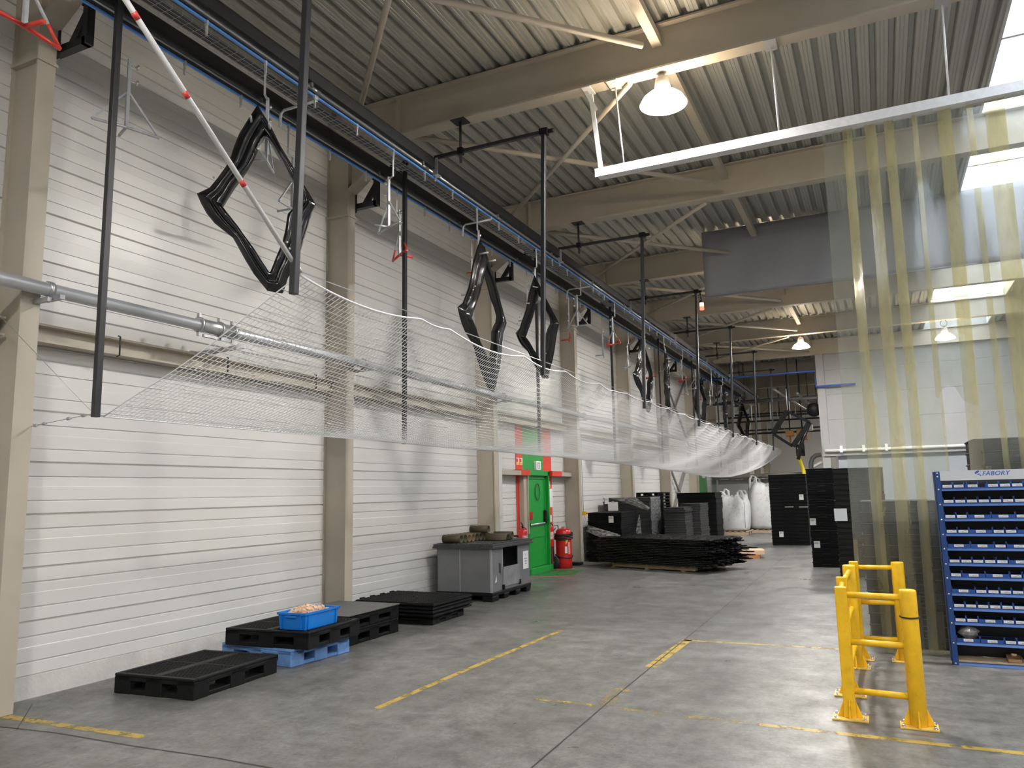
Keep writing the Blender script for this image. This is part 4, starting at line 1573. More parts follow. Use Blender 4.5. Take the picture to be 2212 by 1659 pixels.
stack('folding_crate', 0.60, 1.0, 0.117, 19, BLACKMATT, 'crate', (-1.25, 19.55, 0), 0.0, 'black crate in the tall stack at the left of the plastic strips', 'crate', 'crates of the middle tall stack', 0.005)
q = fl(1812, 1246)
stack('folding_crate', 0.95, 0.9, 0.1085, 20, BLACKPLASTIC, 'crate', (q.x + 0.50, q.y + 0.45, 0), 0.0, 'black crate in the tall stack half hidden by the plastic strips', 'crate',
      'crates of the tall stack at the strips', 0.005)
stack('folding_crate', 1.1, 0.9, 0.135, 17, BLACKPLASTIC, 'crate', (1.50, 10.45, 0), 0.0, 'black crate in the tallest stack behind the torn plastic strip', 'crate',
      'crates of the stack behind the torn strip', 0.005)
stack('folding_crate', 1.1, 0.9, 0.125, 13, BLACKPLASTIC, 'crate', (0.30, 10.35, 0), 0.0, 'black crate in the stack right behind the plastic strips', 'crate',
      'crates of the stack right behind the strips', 0.005)
stack('folding_crate', 1.1, 0.9, 0.125, 17, BLACKPLASTIC, 'crate', (2.75, 10.4, 0), 0.0, 'black crate in the stack behind the blue rack', 'crate', 'crates of the stack behind the rack', 0.005)


def paper(name, label, x, y, z, w, h, lines=True, group=None, m=None):
    t = thing(name, label, 'label', (x, y, z), 0, group)
    B().box(-w / 2, w / 2, -0.003, 0, -h / 2, h / 2).build('sheet', m or LABELWHITE, t)
    if lines:
        b = B()
        for k in range(4):
            b.box(-w * 0.4, w * (0.4 - 0.2 * (k % 2)), -0.0042, -0.003, h * (0.34 - 0.09 * k), h * (0.37 - 0.09 * k))
        b.build('print', INK, t)
    return t


yb = 26.6 - 0.575 - 0.02
for (u, v, lab) in ((1731, 1074, 'upper white label on the wide tall black stack'), (1688, 1154, 'lower white label on the wide tall black stack')):
    q = at(u, v, 'y', yb)
    paper('stack_label', lab, q.x, yb, q.z, 0.13, 0.17)
for (u, v) in ((1705, 1095), (1736, 1095)):
    q = at(u, v, 'y', yb)
    o = B().box(q.x - 0.13, q.x + 0.13, yb - 0.004, yb, q.z - 0.015, q.z + 0.015).build('handle_slot', mat('slot_grey', (0.35, 0.35, 0.35), 0.5))
    tag(o, ('left' if u < 1720 else 'right') + ' pale handle slot on the wide tall black stack', 'handle slot')
yb = 19.55 - 0.5 - 0.02
for (u, v, lab) in ((1756, 1127, 'upper white label on the tall stack at the strips'), (1765, 1176, 'lower white label on the tall stack at the strips')):
    q = at(u, v, 'y', yb)
    paper('stack_label', lab, q.x, yb, q.z, 0.13, 0.15)
q0 = fl(1812, 1246)
yb = q0.y - 0.02
q = at(1816, 1112, 'y', yb)
paper('document_pouch', 'shiny document pouch on the black stack at the curtain edge', q.x, yb, q.z, 0.24, 0.25, False, None, mat('pouch', (0.62, 0.64, 0.66), 0.15))
yb = 20.05 - 0.71 - 0.02
q = at(1320, 1122, 'y', yb)
paper('stack_label', 'white label on the low black stack next to the emergency stop', q.x, yb, q.z, 0.13, 0.17)
yb = 21.60 - 0.475 - 0.02
q = at(1303, 1082, 'y', yb)
paper('stack_label', 'small white label at the left of the film wrapped stack', q.x + 0.10, yb, q.z, 0.12, 0.18)
q = at(1325, 1098, 'y', yb - 0.03)
t = thing('clipboard', 'white clipboard standing on the low black stack', 'clipboard', (q.x, yb - 0.05, 1.262))
B().box(-0.145, 0.145, -0.01, 0, 0, 0.24).build('board', LABELWHITE, t)
B().box(-0.03, 0.03, -0.015, 0.002, 0.225, 0.265).build('clip', GALV, t)

# film
def film_material():
    m = bpy.data.materials.new('stretch_film')
    m.use_nodes = True
    n, l = m.node_tree.nodes, m.node_tree.links
    n.remove(n['Principled BSDF'])
    tr = n.new('ShaderNodeBsdfTransparent')
    tr.inputs[0].default_value = (0.95, 0.95, 0.95, 1)
    g = n.new('ShaderNodeBsdfGlossy')
    g.inputs['Roughness'].default_value = 0.12
    g.inputs[0].default_value = (0.9, 0.9, 0.9, 1)
    d = n.new('ShaderNodeBsdfDiffuse')
    d.inputs[0].default_value = (0.75, 0.75, 0.76, 1)
    x1 = n.new('ShaderNodeMixShader')
    x1.inputs[0].default_value = 0.5
    l.new(g.outputs[0], x1.inputs[1])
    l.new(d.outputs[0], x1.inputs[2])
    tc = n.new('ShaderNodeTexCoord')
    nz = n.new('ShaderNodeTexNoise')
    nz.inputs['Scale'].default_value = 9
    nz.inputs['Detail'].default_value = 6
    mp = n.new('ShaderNodeMapping')
    mp.inputs['Scale'].default_value = (1, 1, 2.5)
    l.new(tc.outputs['Object'], mp.inputs[0])
    l.new(mp.outputs[0], nz.inputs['Vector'])
    r = n.new('ShaderNodeMapRange')
    r.inputs[1].default_value, r.inputs[2].default_value = 0.35, 0.7
    r.inputs[3].default_value, r.inputs[4].default_value = 0.06, 0.45
    l.new(nz.outputs['Fac'], r.inputs[0])
    x2 = n.new('ShaderNodeMixShader')
    l.new(r.outputs[0], x2.inputs[0])
    l.new(tr.outputs[0], x2.inputs[1])
    l.new(x1.outputs[0], x2.inputs[2])
    bp = n.new('ShaderNodeBump')
    bp.inputs['Strength'].default_value = 0.8
    l.new(nz.outputs['Fac'], bp.inputs['Height'])
    l.new(bp.outputs[0], g.inputs['Normal'])
    l.new(x2.outputs[0], n['Material Output'].inputs[0])
    return m


FILM = film_material()


def film(name, label, corners, n=14, amp=0.02):
    a, c, d, e = [Vector(p) for p in corners]
    nor = (c - a).cross(e - a).normalized()
    rows = []
    for i in range(n + 1):
        u = i / n
        row = []
        for j in range(n + 1):
            v = j / n
            p = a.lerp(c, u).lerp(e.lerp(d, u), v)
            row.append(p + nor * amp * (math.sin(u * 17 + v * 9) + math.sin(v * 23 - u * 5)) * 0.5)
        rows.append(row)
    b = B()
    b.grid(rows)
    return tag(b.build(name, FILM, None, solid=0.002), label, 'plastic film')


film('stretch_film', 'wrinkled clear film wrapping the right side of the dark stack', [(-5.78, 21.05, 0.6), (-5.78, 22.1, 0.6), (-5.78, 22.1, 1.63), (-5.78, 21.05, 1.63)], 14, 0.012)
film('stretch_film', 'clear film hanging loose across the front of the dark stack', [(-6.95, 21.06, 1.62), (-5.85, 21.06, 1.25), (-5.80, 21.06, 1.32), (-6.2, 21.06, 1.62)], 12, 0.012)
film('stretch_film', 'crumpled clear film sagging from the low black stack onto the bar pile', [(-6.98, 19.20, 0.95), (-6.98, 19.16, 0.78), (-5.95, 18.25, 0.55), (-5.90, 18.60, 0.74)], 14, 0.02)
film('stretch_film', 'bright pointed film flap between the low stack and the bar pile', [(-6.09, 19.9, 0.0), (-5.74, 20.0, 0.0), (-5.80, 20.0, 1.18), (-5.82, 20.0, 1.18)], 10, 0.015)

# ================================================================ PILE OF BLACK BARS ON A WOOD PALLET
PC = Vector((-6.30, 18.06, 0))
pd = Vector((2.80, -1.02, 0)).normalized()
pn = Vector((-pd.y, pd.x, 0))
PRZ = math.atan2(pd.y, pd.x)


def bar_mesh():
    b = B()
    L = 2.95
    b.hexa([(0, -0.062, 0.004), (L, -0.062, 0.004), (L, 0.062, 0.004), (0, 0.062, 0.004), (0, -0.05, 0.030), (L, -0.05, 0.030), (L, 0.05, 0.030), (0, 0.05, 0.030)])
    for k in range(9):
        x = 0.1 + k * 0.34
        b.box(x, x + 0.025, -0.066, -0.058, 0.010, 0.026)
        b.box(x, x + 0.03, -0.03, 0.03, 0.030, 0.036)
    for y in (-0.035, 0.03):
        b.tube([(L - 0.01, y, 0.017), (L + 0.05, y, 0.017)], 0.013, 8)
        b.tube([(L + 0.05, y, 0.017), (L + 0.066, y, 0.017)], 0.007, 6)
        b.tube([(0.01, y, 0.017), (-0.04, y, 0.017)], 0.013, 8)
    return b


bar0 = bar_mesh().build('plastic_bar', BARBLACK)
rnd = random.Random(11)
first = True
NLAY, NROW = 16, 11
for k in range(NLAY):
    zz = 0.12 + k * 0.0375
    bulge = 0.06 * math.sin(k * 0.9)
    lyaw = rnd.uniform(-0.016, 0.016)
    for j in range(NROW):
        o = bar0
        if not first:
            o = bar0.copy()
            COL.objects.link(o)
        first = False
        sh = rnd.uniform(-0.14, 0.10) + bulge
        if (k, j) in ((9, 10), (7, 9), (5, 9), (3, 8)):
            sh = 0.35
        p = PC + pd * (sh - 0.02) + pn * (0.08 + j * 0.145 + rnd.uniform(-0.003, 0.003)) + Vector((0, 0, zz))
        o.location = p
        o.rotation_euler = (0, 0, PRZ + lyaw + rnd.uniform(-0.0014, 0.0014))
        tag(o, 'long black plastic bar in the wide pile on the wooden pallet', 'plastic bar', 'black bars in the wide pile')
t = thing('wood_pallet', 'flat wooden pallet under the wide pile of black bars', 'pallet', PC + pd * 1.4 + pn * 0.85, PRZ)
b = B()
for y in (-0.66, -0.05, 0.56):
    b.box(-1.15, 1.15, y, y + 0.1, 0.022, 0.098)
b.build('bearer', WOOD, t)
b = B()
for k in range(10):
    b.box(-1.15 + k * 0.245, -1.15 + k * 0.245 + 0.1, -0.7, 0.7, 0.098, 0.118)
    if k % 4 == 0:
        b.box(-1.15 + k * 0.245, -1.15 + k * 0.245 + 0.1, -0.7, 0.7, 0.0, 0.022)
b.build('deck_board', WOOD, t)

# timber lying behind the pile
for k, (u, v, ln, lab) in enumerate(((1612, 1190, 1.1, 'lower pale timber block on the floor behind the bar pile'), (1622, 1174, 1.25, 'upper pale timber board on the floor behind the bar pile'))):
    p = at(1618, 1196, 'z', 0)
    o = B().box(-ln / 2, ln / 2, -0.35 if k else -0.3, 0.35, 0, 0.10).build('timber', WOODBLOCK if k else mat('orange_timber', (0.55, 0.27, 0.10), 0.7, 0, 0.2, 14))
    o.location = (-3.55, 21.3 + 0.1 * k, 0.101 * k)
    o.rotation_euler = (0, 0, 0.12 + 0.1 * k)
    tag(o, lab, 'timber')

# ================================================================ WHITE SACKS
def sack(label, cx_, cy_, w, h, seed):
    t = thing('bulk_sack', label, 'sack', (cx_, cy_, 0.14))
    r = random.Random(seed)
    n = 48
    rows = []
    prof = [(0.0, 0.0), (0.70, 0.0), (0.92, 0.02), (0.98, 0.08), (1.03, 0.30), (1.05, 0.52), (1.02, 0.72), (0.97, 0.84), (0.88, 0.91), (0.72, 0.93), (0.5, 0.90), (0.2, 0.87), (0.0, 0.86)]
    ph = [r.uniform(0, 6) for _ in range(6)]
    for s, zz in prof:
        row = []
        for k in range(n + 1):
            a = 2 * PI * k / n
            c, s_ = math.cos(a), math.sin(a)
            e = (abs(c) ** 4.0 + abs(s_) ** 4.0) ** (-0.25)
            f = 1 + 0.02 * math.sin(5 * a + ph[0] + zz * 6) + 0.016 * math.sin(11 * a + ph[1] - zz * 9)
            hh = zz * h + (0.045 * math.sin(6 * a + ph[2]) + 0.035 * math.sin(13 * a + ph[3])) * h * (1 if 0.7 < zz else 0) * (1 - max(0, zz - 0.9) * 8)
            row.append((c * e * s * f * w / 2, s_ * e * s * f * w / 2, hh))
        rows.append(row)
    b = B()
    b.grid(rows)
    b.build('bag', BAGWHITE, t)
    for sx in (-1, 1):
        for sy in (-1, 1):
            bx, by = sx * w * 0.40, sy * w * 0.40
            top = h + r.uniform(0.0, 0.12)
            pts = [(bx, by, h * 0.78), (bx * 0.98, by, top * 0.96), (bx * 0.8, by * 0.97, top + 0.10), (bx * 0.55, by * 0.97, top + 0.02), (bx * 0.5, by, h * 0.82)]
            b = B()
            rows = []
            for i in range(len(pts) - 1):
                for q in range(4):
                    p = Vector(pts[i]).lerp(Vector(pts[i + 1]), q / 4)
                    rows.append([p + Vector((-0.04, -0.015, 0.01)), p + Vector((0.04, 0.015, 0))])
            b.grid(rows)
            b.build('lifting_loop', BAGWHITE, t, solid=0.012)
    for sx in (-0.86, 0.86):
        b = B()
        b.bar((sx * w / 2, -w * 0.535, h * 0.08), (sx * w / 2, -w * 0.52, h * 0.78), 0.02, 0.01, up=(0, 1, 0))
        b.build('seam', mat('seam_grey', (0.2, 0.2, 0.21), 0.6), t)
    b = B()
    for k in range(26):
        x, zz = r.gauss(0.05, 0.16) * w, r.gauss(0.55, 0.13) * h
        if abs(x) > w * 0.4 or zz > h * 0.72 or zz < 0.1 * h:
            continue
        l_ = r.uniform(0.02, 0.09)
        a = r.uniform(0.5, 1.6)
        y_ = -w * 0.527
        b.poly([(x, y_, zz), (x + 0.012, y_, zz), (x + 0.012 + l_ * math.cos(a), y_, zz + l_ * math.sin(a)), (x + l_ * math.cos(a), y_, zz + l_ * math.sin(a))])
    b.build('scuff_mark', mat('scuff_grey', (0.16, 0.16, 0.16), 0.7), t)
    return t


sack('white woven bulk sack, left one, beside the black stacks', -5.45, 32.3, 1.18, 1.46, 3)
sack('white woven bulk sack, taller one next to the wide tall black stack', -4.36, 33.75, 1.35, 1.98, 8)
for x, y, lab in ((-5.45, 32.3, 'wooden pallet under the left white sack'), (-4.36, 33.75, 'wooden pallet under the taller white sack')):
    b = B()
    for k in range(6):
        b.box(-0.6 + k * 0.22, -0.6 + k * 0.22 + 0.1, -0.6, 0.6, 0.11, 0.135)
    for yy in (-0.58, -0.05, 0.48):
        b.box(-0.6, 0.6, yy, yy + 0.1, 0, 0.11)
    o = b.build('wood_pallet', WOOD)
    o.location = (x, y, 0)
    tag(o, lab, 'pallet')

# ================================================================ YELLOW BARRIER
t = thing('safety_barrier', 'yellow tubular steel safety barrier on the floor before the strip curtain', 'barrier', (0, 0, 0))
BP = [(-0.36, 6.84, 'flat'), (0.115, 6.78, 'round'), (-0.385, 7.58, 'flat'), (-0.365, 8.72, 'round'), (-0.335, 9.16, 'flat'), (0.085, 9.18, 'round')]
for x, y, kind in BP:
    b = B()
    if kind == 'round':
        b.lathe([(0, 0.012), (0.062, 0.012), (0.062, 0.99), (0.058, 1.005), (0, 1.005)], (x, y, 0), 24)
        g = 0.062
    else:
        b.box(x - 0.044, x + 0.044, y - 0.035, y + 0.035, 0.012, 1.005)
        g = 0.044
    b.hexa([(x - g - 0.05, y - 0.006, 0.012), (x + g + 0.05, y - 0.006, 0.012), (x + g + 0.05, y + 0.006, 0.012), (x - g - 0.05, y + 0.006, 0.012),
            (x - g + 0.01, y - 0.006, 0.16), (x + g - 0.01, y - 0.006, 0.16), (x + g - 0.01, y + 0.006, 0.16), (x - g + 0.01, y + 0.006, 0.16)])
    b.hexa([(x - 0.006, y - g - 0.04, 0.012), (x + 0.006, y - g - 0.04, 0.012), (x + 0.006, y + g + 0.04, 0.012), (x - 0.006, y + g + 0.04, 0.012),
            (x - 0.006, y - g + 0.01, 0.16), (x + 0.006, y - g + 0.01, 0.16), (x + 0.006, y + g - 0.01, 0.16), (x - 0.006, y + g - 0.01, 0.16)])
    po = b.build('post', YELLOW, t, 0.004)
    px_ = B().box(x - 0.13, x + 0.13, y - 0.09, y + 0.09, 0, 0.014).build('base_plate', mat('pale_yellow_plate', (0.72, 0.47, 0.10), 0.45, 0, 0.15, 20), po, 0.003)
    for sx in (-1, 1):
        for sy in (-1, 1):
            b = B()
            b.tube([(x + sx * 0.105, y + sy * 0.065, 0.012), (x + sx * 0.105, y + sy * 0.065, 0.035)], 0.010, 6)
            b.tube([(x + sx * 0.105, y + sy * 0.065, 0.012), (x + sx * 0.105, y + sy * 0.065, 0.018)], 0.017, 10)
            b.build('anchor_bolt', CHROME, po)
for (a, c) in ((0, 1), (0, 2), (2, 3), (3, 4), (4, 5)):
    for zz in (0.945, 0.585, 0.215):
        B().tube([(BP[a][0], BP[a][1], zz), (BP[c][0], BP[c][1], zz)], 0.024, 14).build('rail', YELLOW, t)
B().tube([(0.115 + 0.066 * math.cos(q), 6.78 + 0.066 * math.sin(q), 0.805 + 0.004 * math.sin(q)) for q in [2 * PI * k / 24 for k in range(24)]], 0.006, 6, closed=True).build(
    'black_tie', BLACKRUBBER, t)

# ================================================================ BLUE SMALL PARTS RACK
RX0, RX1, RY0, RY1 = 0.505, 1.62, 9.165, 9.43
t = thing('parts_rack', 'tall blue shelf rack of small blue bins with a grey name board', 'rack', (RX0, RY0, 0))
W, D = RX1 - RX0, RY1 - RY0
for x in (0, W - 0.055):
    b = B()
    b.box(x, x + 0.055, 0, 0.004, 0, 1.93).box(x, x + 0.004, 0, 0.05, 0, 1.93)
    b.box(x, x + 0.055, D - 0.004, D, 0, 1.93).box(x, x + 0.004, D - 0.05, D, 0, 1.93)
    up = b.build('upright', RACKBLUE, t)
    LIPS = [1.729, 1.575, 1.422, 1.272, 1.128, 0.975, 0.837, 0.680, 0.534, 0.394, 0.199, 0.002]
    b = B()
    for zz in [1.90, 1.865] + [q + 0.004 for q in LIPS]:
        b.lathe([(0, -0.004), (0.008, -0.004), (0.010, 0.0), (0, 0.0)], (x + 0.028, -0.001, zz + 0.012), 10, axis='y')
    b.build('bolt_head', CHROME, up)
B().box(0.0, W, D + 0.001, D + 0.004, 0.05, 1.9).build('back_panel', mat('rack_back_dark', (0.022, 0.023, 0.026), 0.6), t)
B().box(0.0, 0.003, 0.05, D - 0.05, 0.05, 1.9).build('side_panel', mat('rack_back_dark', (0.022, 0.023, 0.026), 0.6), t)
hd = B().box(0.052, W - 0.01, -0.006, 0.004, 1.835, 1.935).build('name_board', HEADERGREY, t)
SHELF = []
for zz in LIPS:
    b = B()
    hl = 0.030
    b.box(0.055, W - 0.055, 0.004, D, zz + hl - 0.004, zz + hl)
    b.hexa([(0.055, -0.004, zz), (W - 0.055, -0.004, zz), (W - 0.055, 0.0, zz), (0.055, 0.0, zz),
            (0.055, 0.012, zz + hl), (W - 0.055, 0.012, zz + hl), (W - 0.055, 0.016, zz + hl), (0.055, 0.016, zz + hl)])
    b.build('shelf', mat('shelf_blue_grey', (0.055, 0.12, 0.32), 0.35, 0.3), t)
    SHELF.append(zz + hl)
# lettering and emblem
cu = bpy.data.curves.new('lettering', 'FONT')
cu.body = 'FABORY'
cu.size = 0.061
cu.shear = 0.28
cu.offset = 0.0007
cu.extrude = 0.0008
cu.space_character = 1.06
fo = bpy.data.objects.new('lettering', cu)
COL.objects.link(fo)
fo.parent = hd
fo.rotation_euler = (PI / 2, 0, 0)
lx, lz = at(2121, 1027, 'y', RY0 - 0.008).x - RX0, at(2121, 1027, 'y', RY0 - 0.008).z
fo.location = (lx, -0.0075, lz)
bpy.context.view_layer.update()
lm = bpy.data.meshes.new_from_object(fo.evaluated_get(bpy.context.evaluated_depsgraph_get()))
bpy.data.objects.remove(fo)
fo = bpy.data.objects.new('lettering', lm)
COL.objects.link(fo)
fo.parent = hd
fo.rotation_euler = (PI / 2, 0, 0)
fo.location = (lx, -0.0075, lz)
lm.materials.clear()
lm.materials.append(LOGOBLUE)
b = B()
ex, ez = lx - 0.036, lz + 0.028


def ell(cx_, cz_, ra, rb, rot, n=18):
    out = []
    for k in range(n):
        a = 2 * PI * k / n
        p, q_ = ra * math.cos(a), rb * math.sin(a)
        out.append((cx_ + p * math.cos(rot) - q_ * math.sin(rot), -0.0072, cz_ + p * math.sin(rot) + q_ * math.cos(rot)))
    return out


b.poly(ell(ex - 0.004, ez + 0.008, 0.024, 0.011, 0.55))
b.poly([(ex - 0.026, -0.0072, ez - 0.006), (ex - 0.006, -0.0072, ez - 0.010), (ex - 0.020, -0.0072, ez - 0.014)])
b.poly([(ex - 0.008, -0.0072, ez - 0.018), (ex + 0.020, -0.0072, ez - 0.004), (ex + 0.012, -0.0072, ez - 0.020)])
b.poly([(ex + 0.012, -0.0072, ez - 0.020), (ex + 0.022, -0.0072, ez - 0.016), (ex + 0.036, -0.0072, ez - 0.036), (ex + 0.018, -0.0072, ez - 0.030)])
b.poly([(ex + 0.024, -0.0072, ez + 0.02), (ex + 0.028, -0.0072, ez + 0.002), (ex + 0.030, -0.0072, ez + 0.018)])
b.build('emblem', LOGOBLUE, hd)


def bin_proto(u):
    w = 0.098 * u + 0.005 * (u - 1)
    t = thing('small_parts_bin', '', 'bin')
    b = B()
    tk = 0.003
    fz, bz, dep = 0.034, 0.068, 0.20
    for s in (0, w - tk):
        b.prism([(s, 0, 0), (s, dep, 0), (s, dep, 0.038), (s, 0.05, 0.038), (s, 0.022, 0.062), (s, 0.014, 0.062), (s, 0.0, fz)], (0, 0, 0), (tk, 0, 0))
    b.box(tk, w - tk, 0, dep, 0, tk).box(tk, w - tk, 0, tk, tk, fz).box(tk, w - tk, dep - tk, dep, tk, 0.034)
    b.build('tray', BINBLUE, t)
    B().box(tk, w - tk, 0.006, dep - tk, tk, 0.029).build('dark_fill', mat('dark_bin_fill', (0.02, 0.02, 0.022), 0.5, 0.3, 0.6, 60), t)  # near-black block filling the tray to just below its front edge
    lw = 0.084
    lb = B().box(w / 2 - lw / 2, w / 2 + lw / 2, -0.002, 0.0, 0.005, 0.031).build('label', LABELWHITE, t)
    b = B()
    for k, (xa, xb_, zz) in enumerate(((-0.034, -0.018, 0.016), (-0.014, 0.004, 0.018), (0.006, 0.032, 0.022), (-0.012, 0.034, 0.011))):
        b.box(w / 2 + xa, w / 2 + xb_, -0.0026, -0.002, zz, zz + 0.0022)
    b.build('print', INK, lb)
    return t


ROWS = [[1, 1, -0.2, 1, -0.75, 1, 1, 1, 1, 1], [1] * 9, [1, 1, 2, 2, 1, 1, 1], [1, 1, 2, 1, 1, 2, 1], [2, 2, 1, 2, 1, 1], [1, 1, 1, 1, 1, 2, 1, 1], [1, 2, 2, 1, 2, 1],
        [2, 1, 1, 1, 1, 2, 1], [1, 1, 1, 1, 1, 1, 1, 1, 1], [1, 1, 2, 1, 1, 1, 1, 1], [2, 2, 1, 1, 1, 1, 1]]
PB = {1: bin_proto(1), 2: bin_proto(2)}
usedb = {1: False, 2: False}
ROWN = ['top shelf', 'second shelf from the top', 'third shelf from the top', 'fourth shelf from the top', 'fifth shelf from the top', 'sixth shelf from the top',
        'sixth shelf from below', 'fifth shelf from below', 'fourth shelf from below', 'third shelf from below', 'lowest bin shelf']
for ri_, row in enumerate(ROWS):
    x = RX0 + 0.060
    c = 0
    for u in row:
        if u < 0:
            x += -u * 0.1
            continue
        if x + 0.103 * u > RX1 - 0.05:
            break
        o = PB[u] if not usedb[u] else dup(PB[u], (0, 0, 0))
        usedb[u] = True
        o.location = (x, RY0 + 0.006, SHELF[ri_] + 0.0005)
        o['label'] = ('wide ' if u == 2 else 'narrow ') + 'blue bin, ' + ORD[c] + ' from the left post, ' + ROWN[ri_]
        o['group'] = 'small blue bins on the rack'
        c += 1
        x += 0.103 * u + random.uniform(0, 0.002)
# clear bag over the lowest bin, plank and boxes at the foot
b = B()
rows = []
for i in range(9):
    row = []
    for j in range(11):
        a = 2 * PI * j / 10
        rr = 0.075 * math.sin(PI * (i + 0.6) / 10) * (1 + 0.25 * math.sin(j * 2.1 + i))
        row.append((0.72 - 0.04 + rr * 1.1 * math.cos(a), RY0 + 0.05 + rr * 0.8 * math.sin(a), SHELF[10] + 0.03 + 0.014 * i + 0.012 * math.sin(j * 1.9)))
    rows.append(row)
b.grid(rows)
tag(b.build('plastic_bag', FILM, None, solid=0.001), 'crumpled clear plastic bag in the first bin of the lowest bin shelf', 'bag')
o = B().box(RX0 + 0.06, RX1 - 0.06, RY0 + 0.02, RY1 - 0.03, 0.0325, 0.050).build('wood_plank', WOOD)
tag(o, 'thin wooden plank lying on the bottom shelf of the blue rack', 'plank')
for k, (x, lab) in enumerate(((0.99, 'open brown cardboard box on the bottom shelf of the rack'), (1.20, 'brown cardboard box with white label at the rack foot'))):
    t = thing('cardboard_box', lab, 'box', (x, RY0 + 0.03, 0.051))
    b = B()
    w, d_, h_ = 0.12, 0.13, 0.055
    b.box(0, w, 0, d_, 0, 0.003).box(0, 0.003, 0, d_, 0, h_).box(w - 0.003, w, 0, d_, 0, h_).box(0, w, 0, 0.003, 0, h_ * (0.6 if k == 0 else 1)).box(0, w, d_ - 0.003, d_, 0, h_)
    b.build('carton', CARDBOARD, t)
    if k:
        B().box(0.02, 0.115, -0.002, 0.0, 0.012, 0.05).build('label', LABELWHITE, t)
    else:
        B().lathe([(0, 0), (0.025, 0.0), (0.025, 0.02), (0, 0.025)], (0.06, 0.06, 0.055), 12).build('flap', mat('carton_pale', (0.5, 0.33, 0.2), 0.7), t)

# ================================================================ STRIP CURTAIN
def strip_material(name, tint, haze, lo, hi):
    m = bpy.data.materials.new(name)
    m.use_nodes = True
    n, l = m.node_tree.nodes, m.node_tree.links
    n.remove(n['Principled BSDF'])
    tr = n.new('ShaderNodeBsdfTransparent')
    tr.inputs[0].default_value = (*tint, 1)
    df = n.new('ShaderNodeBsdfDiffuse')
    df.inputs[0].default_value = (*haze, 1)
    tl = n.new('ShaderNodeBsdfTranslucent')
    tl.inputs[0].default_value = (*haze, 1)
    ad = n.new('ShaderNodeMixShader')
    ad.inputs[0].default_value = 0.9
    l.new(df.outputs[0], ad.inputs[1])
    l.new(tl.outputs[0], ad.inputs[2])
    tc = n.new('ShaderNodeTexCoord')
    mp = n.new('ShaderNodeMapping')
    mp.inputs['Scale'].default_value = (3, 3, 0.8)
    nz = n.new('ShaderNodeTexNoise')
    nz.inputs['Scale'].default_value = 2.5
    nz.inputs['Detail'].default_value = 6
    l.new(tc.outputs['Object'], mp.inputs[0])
    l.new(mp.outputs[0], nz.inputs['Vector'])
    r = n.new('ShaderNodeMapRange')
    r.inputs[1].default_value, r.inputs[2].default_value = 0.3, 0.7
    r.inputs[3].default_value, r.inputs[4].default_value = lo, hi
    l.new(nz.outputs['Fac'], r.inputs[0])
    x1 = n.new('ShaderNodeMixShader')
    l.new(r.outputs[0], x1.inputs[0])
    l.new(tr.outputs[0], x1.inputs[1])
    l.new(ad.outputs[0], x1.inputs[2])
    g = n.new('ShaderNodeBsdfGlossy')
    g.inputs['Roughness'].default_value = 0.10
    bp = n.new('ShaderNodeBump')
    bp.inputs['Strength'].default_value = 0.15
    bp.inputs['Distance'].default_value = 0.02
    l.new(nz.outputs['Fac'], bp.inputs['Height'])
    l.new(bp.outputs[0], g.inputs['Normal'])
    fr = n.new('ShaderNodeFresnel')
    fr.inputs[0].default_value = 1.5
    x2 = n.new('ShaderNodeMixShader')
    l.new(fr.outputs[0], x2.inputs[0])
    l.new(x1.outputs[0], x2.inputs[1])
    l.new(g.outputs[0], x2.inputs[2])
    l.new(x2.outputs[0], n['Material Output'].inputs[0])
    return m


